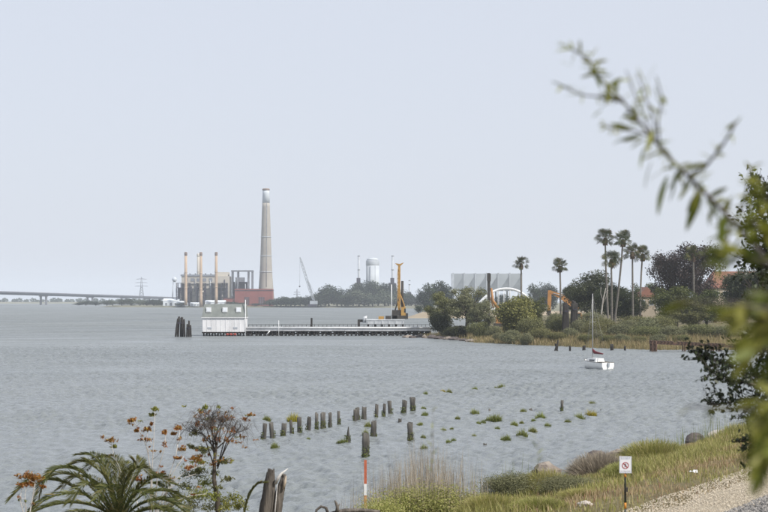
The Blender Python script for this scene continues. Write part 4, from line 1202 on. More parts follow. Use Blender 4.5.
# nearer blue-grey trees behind the levee
trees = [put(PF[k], x, yt, w_, Y, far2, base_z=2.0) for x, yt, w_, Y, k in ((424, 289, 14, 1080, 3), (432, 283.5, 16, 1080, 0), (440, 281, 17, 1085, 2), (449, 288, 12, 1090, 3), (466, 287.5, 16, 1060, 1), (480, 288.5, 15, 1065, 0), (503, 294, 16, 1040, 3), (520, 295, 14, 1040, 1), (536, 284, 14, 1070, 0), (545, 282.5, 16, 1075, 3), (553, 286, 12, 1070, 2))]
by_place(trees, 'blue-grey rounded tree beyond the sandy levee, %s of its kind', 'tree', 'hazy trees beyond the levee')
trees = [put(PF[k], x, yt, w_, Y, far2, base_z=2.5) for x, yt, w_, Y, k in ((419, 305.5, 9, 765, 1), (428, 303.5, 12, 765, 3), (452, 303.5, 15, 765, 1), (470, 304, 16, 765, 3))]
by_place(trees, 'low dark bush on the sandy levee, %s of its kind', 'bush', 'bushes on the levee')

# a wood too far to tell apart, under the bridge
def distant_wood():
    cs = []; rs = []
    for i in range(120):
        x = -1650 + 1120 * (i / 119) + rng.uniform(-6, 6); y = 3760 + rng.uniform(0, 60) + 40 * (i < 60) * 0
        r = rng.uniform(4, 9); cs.append((x, y, 2 + r * .6)); rs.append(r)
    V, Q = blob_leaves(cs, rs, 12000, 2.4, .6)
    o = mesh_np('distant_wood', V, Q, L['far_leaf']); tag(o, 'faint grey strip of woodland under the far bridge', 'woodland', kind='stuff')
distant_wood()

# --- trees and bushes on the spit
T_dark = [proto('tree', 10, 10, 2.0, 44, 15000, .17, L['mid_dark'], M['bark'], blob=(.09, .19), shell=.4, seed=21), proto('tree', 10, 9, 2.4, 40, 14000, .17, L['mid_dark'], M['bark'], blob=(.09, .19), shell=.4, seed=22)]
T_green = [proto('tree', 9, 9, 1.2, 44, 15000, .16, L['mid_green'], M['bark'], blob=(.09, .19), shell=.4, low=True, seed=23)]
T_airy = [proto('tree', 10, 10, 2.2, 30, 9000, .17, L['mid_pale'], M['bark'], blob=(.08, .16), shell=.2, seed=24), proto('tree', 10, 9, 2.0, 30, 9500, .17, L['mid_olive'], M['bark'], blob=(.08, .16), shell=.2, seed=25)]
T_purple = [proto('tree', 12, 12, 3.0, 52, 12000, .19, L['mid_purple'], M['bark'], blob=(.08, .18), shell=.3, seed=26)]
B_olive = [proto('bush', 4, 6, .2, 26, 14000, .11, L['mid_olive'], M['bark'], low=True, seed=31), proto('bush', 4, 5, .2, 24, 13000, .11, L['mid_pale'], M['bark'], low=True, seed=32)]
B_yellow = [proto('bush', 5, 5.5, .3, 26, 17000, .14, L['mid_yellow'], M['bark'], low=True, seed=33)]
B_dark = [proto('bush', 4, 4.5, .2, 22, 13000, .11, L['mid_dark'], M['bark'], low=True, seed=34)]
def lab(o, label, cat='tree', group='trees on the wooded spit'): return tag(o, label, cat, group)
S = spit_z
lab(put(T_airy[1], 443, 292, 34, 372, S), 'airy olive tree rising from the rocky end of the spit')
lab(put(T_airy[0], 466, 287.5, 38, 352, S), 'thin pale green tree left of the pile driver')
lab(put(T_airy[0], 478, 302, 26, 345, S), 'smaller pale tree in front of the two airy trees at the pier root')
lab(put(T_green[0], 533, 297, 26, 352, S), 'bright green tree right of the yellow-green bush')
lab(put(T_dark[0], 593, 271.5, 44, 385, S), 'big dark green tree behind the fan palm group, left side')
lab(put(T_dark[1], 574, 284, 22, 445, S), 'dark tree behind the excavator boom')
lab(put(T_dark[1], 613, 284, 30, 365, S), 'dark dense tree wrapped round the tall palm trunks')
lab(put(T_dark[0], 628, 290, 32, 362, S), 'low dark tree under the right pair of fan palms')
lab(put(T_green[0], 644, 283.5, 26, 480, S), 'rounded green tree behind the tan house')
lab(put(T_purple[0], 670, 252, 38, 405, S), 'tall purple-leaved dark tree, left of the two')
lab(put(T_purple[0], 698, 244, 46, 400, S, dup_rot=2.0), 'tallest purple-leaved dark tree above the right shore')
lab(put(T_green[0], 676, 287, 46, 330, S), 'wide green tree below the purple trees')
lab(put(T_green[0], 706, 290, 42, 335, S), 'green tree left of the terracotta-roofed building')
lab(put(T_airy[1], 690, 300, 44, 312, S), 'olive tree standing just above the timber trestle')
lab(put(T_dark[1], 742, 270, 40, 350, S), 'dark tree in front of the terracotta roof')
lab(put(T_airy[1], 735, 302, 50, 312, S), 'olive tree at the right edge above the trestle end')
lab(put(T_dark[0], 770, 262, 40, 345, S), 'dark tree cut by the right edge of the picture')
lab(put(B_yellow[0], 517, 297.5, 34, 328, S), 'dense yellow-green bush at the tip of the marsh', 'bush', 'bushes on the wooded spit')
lab(put(B_dark[0], 441, 312.5, 22, 358, S), 'dark round bush where the pier meets the spit', 'bush', 'bushes on the wooded spit')
lab(put(B_dark[0], 458, 326, 30, 348, S), 'dark low bush at the water edge by the pier root', 'bush', 'bushes on the wooded spit')
ob = [put(B_olive[i % 2], x, yt, w_, Y, S) for i, (x, yt, w_, Y) in enumerate(((480, 322, 20, 330), (493, 326, 16, 324), (532, 318, 24, 320), (553, 313, 18, 335), (560, 316, 18, 322), (590, 312, 26, 340), (603, 318, 24, 318), (618, 324, 26, 306), (637, 316, 30, 318), (653, 318, 30, 305), (645, 326, 26, 296), (672, 326, 26, 292), (700, 324, 30, 293), (722, 326, 26, 292), (750, 322, 36, 292), (512, 330, 20, 306), (540, 328, 18, 304), (526, 333, 14, 300), (556, 332, 18, 300), (572, 328, 16, 304), (585, 334, 14, 290), (598, 330, 18, 292), (608, 335, 14, 284), (622, 334, 16, 284), (640, 336, 14, 280), (660, 334, 18, 280), (682, 335, 16, 280), (500, 333, 14, 312), (596, 322, 20, 306), (628, 320, 22, 310), (664, 316, 24, 306), (578, 320, 16, 316)))]
by_place(ob, 'olive-green shoreline bush on the spit, %s of its kind', 'bush', 'olive bushes along the spit')

# marsh grass fringing the spit
def blades(x, y, z, h, w, lean=.35, dirs=None):
    n_ = len(x); az = rng.uniform(0, 6.283, n_); lz = rng.uniform(.05, 1, n_) * lean
    base = np.stack([x, y, z], 1); t = np.stack([-np.sin(az), np.cos(az), np.zeros(n_)], 1); o = np.stack([np.cos(az), np.sin(az), np.zeros(n_)], 1)
    hh = (h * rng.uniform(.6, 1.25, n_))[:, None]; ww = (w * rng.uniform(.7, 1.3, n_))[:, None]; lz = lz[:, None]
    up = np.array([0, 0, 1.0])
    m1 = base + up * hh * .55 + o * hh * lz * .30; tip = base + up * hh * np.sqrt(np.maximum(.1, 1 - lz ** 2 * .6)) + o * hh * lz
    V = np.stack([base - t * ww, base + t * ww, m1 + t * ww * .75, m1 - t * ww * .75, tip + t * ww * .12, tip - t * ww * .12], 1).reshape(-1, 3)
    i = np.arange(n_)[:, None] * 6
    Q = np.concatenate([i + np.array([0, 1, 2, 3]), i + np.array([3, 2, 4, 5])], 0)
    return V, Q
def marsh():
    N = 300000; x = rng.uniform(8, 130, N); y = rng.uniform(258, 372, N)
    d = poly_sd(x, y, SPIT) + wob(x, y, 6.0, 1.6)
    k = (d > -.6) & (d < 26) & (np.abs(x / y) < .33) & (rng.random(N) < .95 - d * .02) & ((x > 19) | (d > 6) | (rng.random(N) < .15))
    x, y, d = x[k], y[k], d[k]
    V, Q = blades(x, y, spit_h(x, y) - .05, np.where(d < 7, .95, 1.35) * (1 + wob(x, y, 2.2, .35) + wob(x, y, .9, .2)), .032, .6)
    tag(mesh_np('marsh_grass', V, Q, L['marsh_grass']), 'tan and green marsh grass fringing the wooded spit', 'grass', kind='stuff')
marsh()

# rocks at the pier root
def rock(name, c, sx, sy, sz, m, label, seed, group='rocks at the water edge', thing_=True):
    rr = np.random.default_rng(seed); vs = []; fs = []; nu, nv = 10, 7
    ph = rr.uniform(0, 6, 6)
    for j in range(nv + 1):
        th = math.pi * j / nv
        for i in range(nu):
            a = 2 * math.pi * i / nu; d = Vector((math.sin(th) * math.cos(a), math.sin(th) * math.sin(a), math.cos(th)))
            f = 1 + .18 * math.sin(3 * d.x + ph[0] + 2 * d.z) + .15 * math.sin(4 * d.y + ph[1]) + .1 * math.sin(6 * d.z + 5 * d.x + ph[2]) + .05 * rr.normal()
            if j in (0, nv): f = 1
            vs.append((d.x * sx * f, d.y * sy * f, d.z * sz * f))
    for j in range(nv):
        for i in range(nu):
            i2 = (i + 1) % nu; fs.append((j * nu + i, (j + 1) * nu + i, (j + 1) * nu + i2, j * nu + i2))
    o = MB().add(vs, fs).build(name, M[m], None, c, rr.uniform(0, 6))
    return tag(o, label, 'rock', group) if thing_ else o
rk = []
for i, (x, yb, s) in enumerate(((407, 337.6, 1.0), (413, 338, .8), (419, 337.4, 1.2), (425, 338, 1.0), (432, 338.4, 1.3), (440, 339, 1.2), (447, 339.6, 1.0), (455, 340, 1.2), (463, 341, .9), (470, 342, 1.1))):
    c = W(x, yb); rk.append(rock('rock', (c.x, c.y, .12), s * 1.25, s * .9, .5 * s, 'rock_dark' if i % 3 else 'rock_tan', None, 40 + i, thing_=False))
by_place(rk, 'low dark rock along the waterline where pier meets spit, %s', 'rock', 'rocks at the pier root')

# --- fan palms
def fan_crown(seed):
    rr = np.random.default_rng(seed); V = []; Q = []
    def fan(c, d, upv, rad, segs=9):
        side = d.cross(upv).normalized()
        nrm = side.cross(d).normalized()
        for k in range(segs):
            a = (k / (segs - 1) - .5) * 3.6; dr = d * math.cos(a) + side * math.sin(a)
            ln = rad * (1 - .25 * abs(a) / 1.8); tip = c + dr * ln + Vector((0, 0, -1)) * ln * ln * .10 * (1 + rr.random())
            s = dr.cross(nrm).normalized() * ln * .085
            mid = c + dr * ln * .6 + Vector((0, 0, -.05))
            b_ = len(V); V.extend([c, mid + s, tip, mid - s]); Q.append((b_, b_ + 1, b_ + 2, b_ + 3))
    for i in range(54):
        el = R(rr.uniform(-38, 80)); az = rr.uniform(0, 6.283)
        d = Vector((math.cos(az) * math.cos(el), math.sin(az) * math.cos(el), math.sin(el)))
        pl = rr.uniform(.85, 1.4) if i < 42 else rr.uniform(.3, .6); c = d * pl + Vector((0, 0, -.12 * pl))
        b_ = len(V); s = d.cross(Vector((0, 0, 1))).normalized() * .03
        V.extend([s * .5, c + s * .5, c - s * .5, -s * .5]); Q.append((b_, b_ + 1, b_ + 2, b_ + 3))
        fan(c, (d + Vector((0, 0, -.08))).normalized(), (Vector((0, 0, 1)) + Vector(rr.normal(size=3)) * .8).normalized(), rr.uniform(.72, 1.0))
    W_ = []; D = []
    for i in range(130):
        az = rr.uniform(0, 6.283); z = -rr.random() ** 1.6 * .75; r0 = .12 + .16 * rr.random()
        c = Vector((math.cos(az) * r0, math.sin(az) * r0, z)); t = Vector((-math.sin(az), math.cos(az), 0)) * .12
        b_ = len(W_); W_.extend([c - t * .4, c + t * .4, c + t + Vector((math.cos(az) * .2, math.sin(az) * .2, -.75)), c - t + Vector((math.cos(az) * .2, math.sin(az) * .2, -.7))]); D.append((b_, b_ + 1, b_ + 2, b_ + 3))
    a = mesh_np('fronds', [tuple(v) for v in V], Q, L['fan_green']); b2 = mesh_np('dead_skirt', [tuple(v) for v in W_], D, L['fan_dead'])
    return a, b2
crowns = [fan_crown(s) for s in (6, 2, 3)]
def fan_palm(pts, Y, k, label, scale=1.0, rot=0.0):
    """pts: trunk centre line in photo pixels from the head down to the ground"""
    b0 = P(pts[-1][0], 300, Y); g0 = spit_z(b0.x, Y)
    root = empty('fan_palm', (b0.x, Y, g0)); o = Vector(root.location)
    w = [P(x, y, Y) - o for x, y in pts]; w[-1].z = -.3
    # smooth the polyline
    fine = []
    for i in range(len(w) - 1):
        for u in (0, .25, .5, .75): fine.append(w[i].lerp(w[i + 1], u))
    fine.append(w[-1]); fine.reverse()
    n_ = len(fine); MB().tube(fine, [.27 - .10 * i / (n_ - 1) + (.12 if i == 0 else 0) for i in range(n_)], 8).build('trunk', M['palm_trunk'], root)
    for src in crowns[k]:
        c = src.copy(); COL.objects.link(c); c.parent = root; c.location = w[0]; c.scale = (scale * 1.3,) * 3; c.rotation_euler = (0, 0, rot)
    tag(root, label, 'palm tree', 'tall fan palms on the spit')
fan_palm([(521.2, 263), (521.3, 290), (521.4, 325)], 400, 0, 'leftmost lone fan palm, right of the screened condenser', .92)
fan_palm([(559.8, 265.5), (560.4, 285), (560.8, 325)], 385, 1, 'lone fan palm standing over the excavator boom', .98)
fan_palm([(605.2, 237.5), (605.6, 262), (607, 295), (608.5, 330)], 352, 0, 'tallest fan palm, leftmost of the close group of palms', 1.02, 1)
fan_palm([(611.2, 259), (611.6, 285), (612, 330)], 340, 2, 'shortest and darkest fan palm in the close group', 1.05, 2)
fan_palm([(622.8, 239), (621.8, 258), (618.5, 290), (613.5, 330)], 346, 1, 'tall fan palm leaning right in the close group', 1.02, 3)
fan_palm([(632.4, 251.5), (632.6, 285), (633, 328)], 356, 2, 'straight fan palm, left of the right pair', .98, 4)
fan_palm([(642.6, 253.5), (641.2, 275), (640.2, 300), (640.2, 328)], 360, 0, 'rightmost fan palm of the close group', 1.0, 5)
fan_palm([(693, 254), (693.6, 275), (694, 320)], 350, 1, 'fan palm standing before the purple-leaved trees', .95, 2)
for a, b2 in crowns: bpy.data.objects.remove(a); bpy.data.objects.remove(b2)
def white_snag():
    Y = 345; b0 = P(601, 300, Y); g0 = spit_z(b0.x, Y); root = empty('bare_tree', (b0.x, Y, g0)); o = Vector(root.location)
    q = lambda x, y: P(x, y, Y) - o
    MB().tube([q(600.4, 325), q(601.5, 312), q(603, 300), q(605.8, 288)], [.24, .2, .17, .06], 6).build('trunk', M['bark_pale'], root)
    for a in ([q(602.4, 305), q(606, 297), q(608, 290)], [q(602.8, 301), q(600.5, 293), q(601, 287)], [q(604, 295), q(607.5, 290), q(608.5, 283)]):
        MB().tube(a, [.12, .08, .03], 5).build('limb', M['bark_pale'], root)
    tag(root, 'bare white-barked tree left of the close group of palms', 'tree')
white_snag()

# --- clumps of green weed standing in the shallows
def clump_proto(seed, m):
    rr = np.random.default_rng(seed); n_ = 420
    r = np.sqrt(rr.random(n_)) * .42; a = rr.uniform(0, 6.28, n_); x = np.cos(a) * r * (1 + .3 * np.sin(3 * a)); y = np.sin(a) * r
    V, Q = blades(x, y, np.full(n_, -.1), .56 * (1 - (r / .55) ** 2) * rr.uniform(.3, 1.2, n_) + .10, .015, .9)
    o = mesh_np('marsh_clump', V, Q, m); return o
CP = [clump_proto(1, L['clump_green']), clump_proto(2, L['clump_green']), clump_proto(3, L['clump_green'])]; CY = clump_proto(4, L['clump_yellow'])
A_ = lambda x, y, w, h=None: (420 + x / 3.605, 370 + y / 3.605, w / 3.605, (h or w * .75) / 3.605)
B_ = lambda x, y, w, h=None: (240 + x / 3.84, 380 + y / 3.84, w / 3.84, (h or w * .75) / 3.84)
GREEN = [A_(*v) for v in ((20,88,18),(105,82,22),(198,73,22),(295,66,28),(272,66,12),(12,141,18),(18,165,26),(135,176,18),(197,160,34),(268,184,62,32),(210,194,18),(228,191,20),(372,152,24),(435,175,38),(409,185,18),(340,199,26),(366,192,16),(279,214,20),(407,223,30),(368,240,44,34),(460,204,24),(532,190,24),(573,177,38),(620,126,26),(310,254,38,26),(195,242,20),(103,263,22),(121,257,20),(85,221,22),(115,214,14),(12,245,20),(15,287,30),(3,197,16))]
GREEN += [B_(*v) for v in ((103,156,32),(133,262,34,30),(262,230,18),(392,243,40,22),(492,181,32,26),(690,176,22),(514,220,26,34),(483,212,26,30))]
YEL = [A_(617,166,38,32) + ('yellow grass clump at right, beside the lone black piling',), A_(82,80,18) + ('tiny yellow grass clump above the green clumps',), B_(205,160,52,44) + ('largest yellow grass clump, behind the left end of the piling row',)]
gs = []
for i, (x, y, w_, h_) in enumerate(GREEN):
    c = W(x, y); k = c.y / FPX; o = CP[i % 3].copy(); COL.objects.link(o); o.location = c; o.scale = (w_ * k / .85, w_ * k / .85, h_ * k / .62); o.rotation_euler = (0, 0, random.uniform(0, 6)); gs.append(o)
by_place(gs, 'green weed clump standing in the shallow water, %s', 'plant', 'green clumps in the shallows')
for i, (x, y, w_, h_, lb) in enumerate(YEL):
    c = W(x, y); k = c.y / FPX; o = CY.copy(); COL.objects.link(o); o.location = c; o.scale = (w_ * k / .85, w_ * k / .85, h_ * k / .62); o.rotation_euler = (0, 0, i * 2.0); tag(o, lb, 'plant', 'yellow clumps in the shallows')
for o in CP + [CY]: bpy.data.objects.remove(o)
for p in protos: drop(p)
# ------------------------------------------------------------------ the near bank
rng = np.random.default_rng(77)
def in_view(x, y, z, m=70, below=70):
    px = 384 + FPX * x / y; py = HORIZON - FPX * (z - CAMZ) / y
    return (px > -m) & (px < 768 + m) & (py < 512 + below) & (y > 6)
def scatter(N, t0, t1, s0, s1):
    t = rng.uniform(t0, t1, N); s = rng.uniform(s0, s1, N); x, y = ts(t, s); z = bank_z(x, y)
    k = in_view(x, y, z) & (z > .02); return x[k], y[k], z[k], s[k], t[k]
def bank_grass():
    # taller green grass, in patches; drier and shorter towards the path
    x, y, z, s, t = scatter(260000, -34, 56, -.5, 13.6)
    pt = wob(x, y, 1.7, 1) + wob(x + 9, y, .6, .6)
    k = rng.random(len(x)) < np.clip(.50 + .45 * pt, .06, 1) * (1 - .82 * sstep(6.5, 12.5, s))
    V, Q = blades(x[k], y[k], z[k] - .03, (.40 + .22 * np.clip(pt[k], -1, 1)) * (1 - .55 * sstep(6, 12.5, s[k])), .012, .65)
    tag(mesh_np('green_grass', V, Q, L['grass_green']), 'green grass growing over the near bank', 'grass', kind='stuff')
    x, y, z, s, t = scatter(150000, -34, 56, 0, 14.2)
    pt = wob(x + 4, y - 3, 2.1, 1) + wob(x, y, .8, .5)
    k = rng.random(len(x)) < np.clip(.28 + .4 * pt, .05, 1) * (.35 + .65 * sstep(4, 9, s)) * (1 - .6 * sstep(12.8, 14.2, s))
    V, Q = blades(x[k], y[k], z[k] - .03, .30 * (1 - .5 * sstep(9, 13, s[k])) + .03, .010, .8)
    tag(mesh_np('dry_grass', V, Q, L['grass_dry']), 'dry straw grass on the upper bank beside the path', 'grass', kind='stuff')
bank_grass()
def reeds():
    # tall bare stalks at the water edge, lower centre
    N = 1900; px = rng.normal(410, 36, N); px = px[(px > 338) & (px < 492)]; Y = rng.uniform(47, 60, len(px)); x = (px - 384) * Y / FPX
    s, t = st(x, Y); k = (s > -.6) & (s < 7); x, Y = x[k], Y[k]; z = np.maximum(bank_z(x, Y), -.2)
    top = 2.15 + .5 * np.clip(wob(x, Y, .8, 1), -1, 1) + .2 * rng.normal(size=len(x)) - np.abs((384 + FPX * x / Y) - 418) * .008
    V, Q = blades(x, Y, z, np.clip(top, .6, 3.2), .009, .16)
    tag(mesh_np('dry_reeds', V, Q, L['reed_dry']), 'tall dry reed stalks at the water edge beside the orange stake', 'reeds', kind='stuff')
    N = 420; px = np.concatenate([rng.normal(700, 34, N), rng.normal(520, 40, 200)]); Y = np.concatenate([rng.uniform(80, 98, N), rng.uniform(56, 70, 200)]); x = (px - 384) * Y / FPX
    s, t = st(x, Y); k = (s > -2.4) & (s < 1.5); x, Y = x[k], Y[k]
    V, Q = blades(x, Y, np.maximum(bank_z(x, Y), -.3), np.full(len(x), 1.35), .010, .2)
    tag(mesh_np('thin_rushes', V, Q, L['clump_green']), 'thin green rushes standing in water along the near bank', 'reeds', kind='stuff')
reeds()

# bushes on the bank
protos = []
BK = [proto('bush', 1.2, 1.9, .1, 40, 24000, .019, L['grass_green'], M['dark_twig'], low=True, shell=.25, trunk_r=.02, seed=51), proto('bush', 1.1, 1.7, .1, 36, 20000, .017, L['brush_grey'], M['dark_twig'], low=True, shell=.2, trunk_r=.02, seed=52),
      proto('bush', 1.2, 1.8, .1, 38, 24000, .021, L['mid_pale'], M['dark_twig'], low=True, shell=.25, trunk_r=.02, seed=53), proto('bush', 1.0, 1.7, .1, 34, 20000, .018, L['mid_yellow'], M['dark_twig'], low=True, shell=.2, trunk_r=.02, seed=54)]
def make_brush(n_, w, h, m, seed):
    global rng
    rng = np.random.default_rng(seed); root = empty('bush'); r = np.sqrt(rng.random(n_)); a = rng.uniform(0, 6.283, n_)
    x, y = np.cos(a) * r * w * .42, np.sin(a) * r * w * .42; hh = h * np.sqrt(np.maximum(.12, 1 - r ** 2)) * rng.uniform(.5, 1.05, n_)
    tip = np.stack([x * 1.45 + rng.normal(size=n_) * .06, y * 1.45 + rng.normal(size=n_) * .06, hh], 1); base = np.stack([x * .75, y * .75, hh * .25 * rng.random(n_)], 1)
    t = rdir(n_) * .0075; mid = (base + tip) / 2 + rdir(n_) * .05
    V = np.stack([base - t, base + t, mid + t, mid - t, tip + t * .4, tip - t * .4], 1).reshape(-1, 3); i = np.arange(n_)[:, None] * 6
    mb = MB()
    for k in range(9): an = k * .7; mb.tube([(0, 0, -.1), (math.cos(an) * w * .12, math.sin(an) * w * .12, h * .3), (math.cos(an) * w * .26, math.sin(an) * w * .26, h * .6)], [.012, .009, .005], 5)
    mb.build('trunk', M['dark_twig'], root); mesh_np('crown', V, np.concatenate([i + np.array([0, 1, 2, 3]), i + np.array([3, 2, 4, 5])]), m, root)
    DIM[root.name] = (w * 1.2, h); protos.append(root); return root
BK[1] = make_brush(5200, 1.7, 1.1, L['brush_grey'], 5); BK.append(make_brush(5200, 1.8, 1.2, L['grass_green'], 6)); BK.append(make_brush(4600, 1.7, 1.1, L['grass_dry'], 7))
def on_bank(px, Y): x = (px - 384) * Y / FPX; return x, gz(x, Y)
def bank_bush(k, px, ytop, wpx, Y, label):
    o = put(BK[k], px, ytop - 2, wpx * 1.35, Y, gz); tag(o, label, 'bush', 'bushes on the near bank')
bank_bush(1, 601, 452, 56, 67, 'grey-brown dry bush left of the sign, at the water edge')
bank_bush(4, 655, 440, 64, 75, 'yellow-green bush behind the sign, at the water edge')
bank_bush(2, 508, 474, 46, 58, 'dark olive bush at the water edge right of the reeds')
bank_bush(4, 546, 470, 56, 58, 'leafy green bush between the olive bush and the rocks')
bank_bush(0, 428, 486, 70, 48, 'thick green bush at the foot of the dry reeds')
bank_bush(2, 572, 478, 48, 56, 'small olive bush in front of the tan rock')
bank_bush(4, 585, 490, 44, 49, 'low tuft of bright grass close to the sign post')
bank_bush(4, 490, 494, 56, 46, 'yellow-green bush at the bottom edge near the reeds')
bank_bush(4, 627, 462, 40, 62, 'low green bush just behind the sign board')
bank_bush(5, 715, 446, 48, 84, 'pale yellow bush in front of the boulders')
bank_bush(5, 688, 452, 44, 74, 'brownish bush on the bank below the dark boulder')
bank_bush(4, 540, 498, 50, 45, 'dark olive bush at the bottom edge, left of the sign')
bank_bush(0, 380, 498, 40, 46, 'small green bush right beside the orange stake foot')
bank_bush(2, 748, 440, 44, 88, 'olive bush at the right edge beside the pale boulder')
for p in protos: drop(p)

def bank_rock(px, yc, Y, sx, sz, m, label, seed):
    x = (px - 384) * Y / FPX; rock('rock', (x, Y, max(P(0, yc, Y).z, gz(x, Y) + sz * .2)), sx, sx * .8, sz, m, label, seed)
bank_rock(549, 471.5, 66, .62, .45, 'rock_tan', 'tan pointed rock at the water edge in front of the shallows', 61)
bank_rock(540, 474, 66.5, .4, .25, 'rock_dark', 'small dark rock touching the tan pointed rock', 62)
bank_rock(617, 457, 76, .7, .42, 'rock_tan', 'tan rock at the water edge just above the sign board', 63)
bank_rock(600, 459, 77, .6, .35, 'rock_dark', 'dark flat rock left of the sign at the waterline', 64)
bank_rock(698, 443, 92, .8, .5, 'rock_dark', 'dark boulder at the water edge on the right', 65)
bank_rock(719, 443, 94, 1.0, .6, 'rock_pale', 'pale boulder beside the dark one on the right', 66)
bank_rock(733, 444, 95, .8, .5, 'rock_pale', 'smaller pale boulder at the right end of the boulders', 67)
bank_rock(586, 508, 44, .22, .12, 'rock_pale', 'small pale stone low on the grass left of the sign post', 68)

# loose stones of the path and the ballast
def stones(name, N, t0, t1, s0, s1, size, m, label):
    x, y, z, s, t = scatter(N, t0, t1, s0, s1)
    n_ = len(x); base = np.array([[1,0,0],[0,1,0],[-1,0,0],[0,-1,0],[0,0,1],[0,0,-1]], float); F_ = np.array([[0,1,4],[1,2,4],[2,3,4],[3,0,4],[1,0,5],[2,1,5],[3,2,5],[0,3,5]])
    sc = size * rng.uniform(.5, 1.5, (n_, 1, 1)) * rng.uniform(.6, 1.3, (n_, 6, 3)); an = rng.uniform(0, 6.28, n_)
    B3 = base[None] * sc; X = B3[..., 0] * np.cos(an)[:, None] - B3[..., 1] * np.sin(an)[:, None]; Y = B3[..., 0] * np.sin(an)[:, None] + B3[..., 1] * np.cos(an)[:, None]
    V = np.stack([X + x[:, None], Y + y[:, None], B3[..., 2] * .7 + (z + .075)[:, None]], -1).reshape(-1, 3)
    Q = (np.arange(n_)[:, None, None] * 6 + F_[None]).reshape(-1, 3)
    tag(mesh_np(name, V, Q, m), label, 'gravel', kind='stuff')
def island_mat(name, c1, c2):
    m = mat(name, c1, rough=.95); nn, ll = m.node_tree.nodes, m.node_tree.links
    ge = nn.new('ShaderNodeNewGeometry'); rp = nn.new('ShaderNodeValToRGB'); rp.color_ramp.elements[0].color = lin(c1); rp.color_ramp.elements[1].color = lin(c2)
    ll.new(ge.outputs['Random Per Island'], rp.inputs['Fac']); ll.new(rp.outputs['Color'], nn['Principled BSDF'].inputs['Base Color']); return m
stones('ballast_stones', 30000, -16, 18, 15.8, 19.0, .045, island_mat('ballast_stone', (.07,.07,.07), (.34,.32,.30)), 'dark grey crushed stone in the bottom right corner')
stones('path_gravel', 26000, -18, 22, 13.2, 16.1, .022, island_mat('path_stone', (.40,.345,.27), (.60,.53,.42)), 'pale tan gravel scattered over the path')

# --- sign on its post
def sign():
    Y = 41.0; x = (625.4 - 384) * Y / FPX; g0 = gz(x, Y); k = Y / FPX; z = lambda y: P(0, y, Y).z - g0
    root = empty('warning_sign', (x, Y, g0), R(-4))
    hw = 6.1 * k; zt, zb = z(456.4), z(473.2); zc = (zt + zb) / 2; hh = (zt - zb) / 2
    MB().box(-hw, hw, -.012, 0, zb, zt).build('panel', M['sign_white'], root)
    fr = MB(); 
    for a in ((-hw * .94, hw * .94, zt - .020, zt - .013), (-hw * .94, hw * .94, zb + .013, zb + .020)): fr.box(a[0], a[1], -.0145, -.0125, a[2], a[3])
    for s in (-1, 1): fr.box(s * hw * .94 - .004, s * hw * .94 + .004, -.0145, -.0125, zb + .021, zt - .021)
    fr.build('border', M['sign_blue'], root)
    cz = zc - .02; ring = MB(); N = 28; r1, r2 = hw * .56, hw * .44
    for i in range(N):
        a, b_ = 2 * math.pi * i / N, 2 * math.pi * (i + 1) / N
        vs = []
        for yy in (-.018, -.013):
            for (an, r) in ((a, r1), (b_, r1), (b_, r2), (a, r2)): vs.append((math.cos(an) * r, yy, cz + math.sin(an) * r))
        ring.add(vs, [(0,1,2,3),(7,6,5,4),(0,4,5,1),(2,6,7,3)])
    ring.build('prohibition_ring', M['sign_red'], root)
    d = r2 * .72; w = .009
    MB().add([(-d - w, -.0175, cz + d - w), (-d + w, -.0175, cz + d + w), (d + w, -.0175, cz - d + w), (d - w, -.0175, cz - d - w), (-d - w, -.0135, cz + d - w), (-d + w, -.0135, cz + d + w), (d + w, -.0135, cz - d + w), (d - w, -.0135, cz - d - w)],
             [(0,3,2,1),(4,5,6,7),(0,1,5,4),(2,3,7,6),(1,2,6,5),(0,4,7,3)]).build('slash', M['sign_red'], root)
    fig = MB(); fig.lathe([(.001, cz + .030), (.012, cz + .034), (.012, cz + .046), (.001, cz + .050)], 10, (.002, -.0134))
    fig.tube([(.0, -.0134, cz + .028), (-.004, -.0134, cz - .006)], [.011, .010], 6); fig.tube([(-.004, -.0134, cz - .004), (-.022, -.0134, cz - .045)], .006, 5); fig.tube([(-.003, -.0134, cz - .004), (.018, -.0134, cz - .042)], .006, 5)
    fig.tube([(.004, -.0134, cz + .024), (.028, -.0134, cz + .006)], .005, 5)
    fig.build('walking_figure', M['sign_ink'], root)
    for row_, zz, hgt, m in ((0, zt - .050, .016, 'sign_blue'), (1, zt - .078, .016, 'sign_blue'), (2, zb + .050, .013, 'sign_ink')):
        tx = MB(); xx = -hw * .78
        while xx < hw * .74:
            wd = random.uniform(.008, .014); tx.box(xx, xx + wd, -.0142, -.0128, zz, zz + hgt * random.uniform(.8, 1)); xx += wd + (.014 if random.random() < .25 else .004)
        tx.build('faded_lettering', M[m], root)
    r = 1.15 * k
    def seg(n_, y0, y1, m, f=1.0): MB().lathe([(r * f, z(y1)), (r * f, z(y0))], 10, (0, .012 + r)).build(n_, M[m], root)
    seg('post', 456.8, 503, 'post_dark', .9); seg('upper_band', 473.6, 477.4, 'orange_band', 1.03); seg('lower_band', 503, 509, 'orange_band', 1.03)
    MB().lathe([(r * .9, -.2), (r * .9, z(509))], 10, (0, .012 + r)).build('post_foot', M['post_dark'], root)
    MB().box(.2 * k, 2.4 * k, -.03, .05, z(491.8), z(487.6)).build('lock_box', M['rig_dark'], root)
    for zz in (zt - .03, zb + .03): MB().lathe([(.006, 0), (.006, .004)], 6).build('bolt', M['alu'], root, (0, -.0165, zz))
    tag(root, 'white prohibition sign with red circle on dark post beside path', 'sign')
sign()
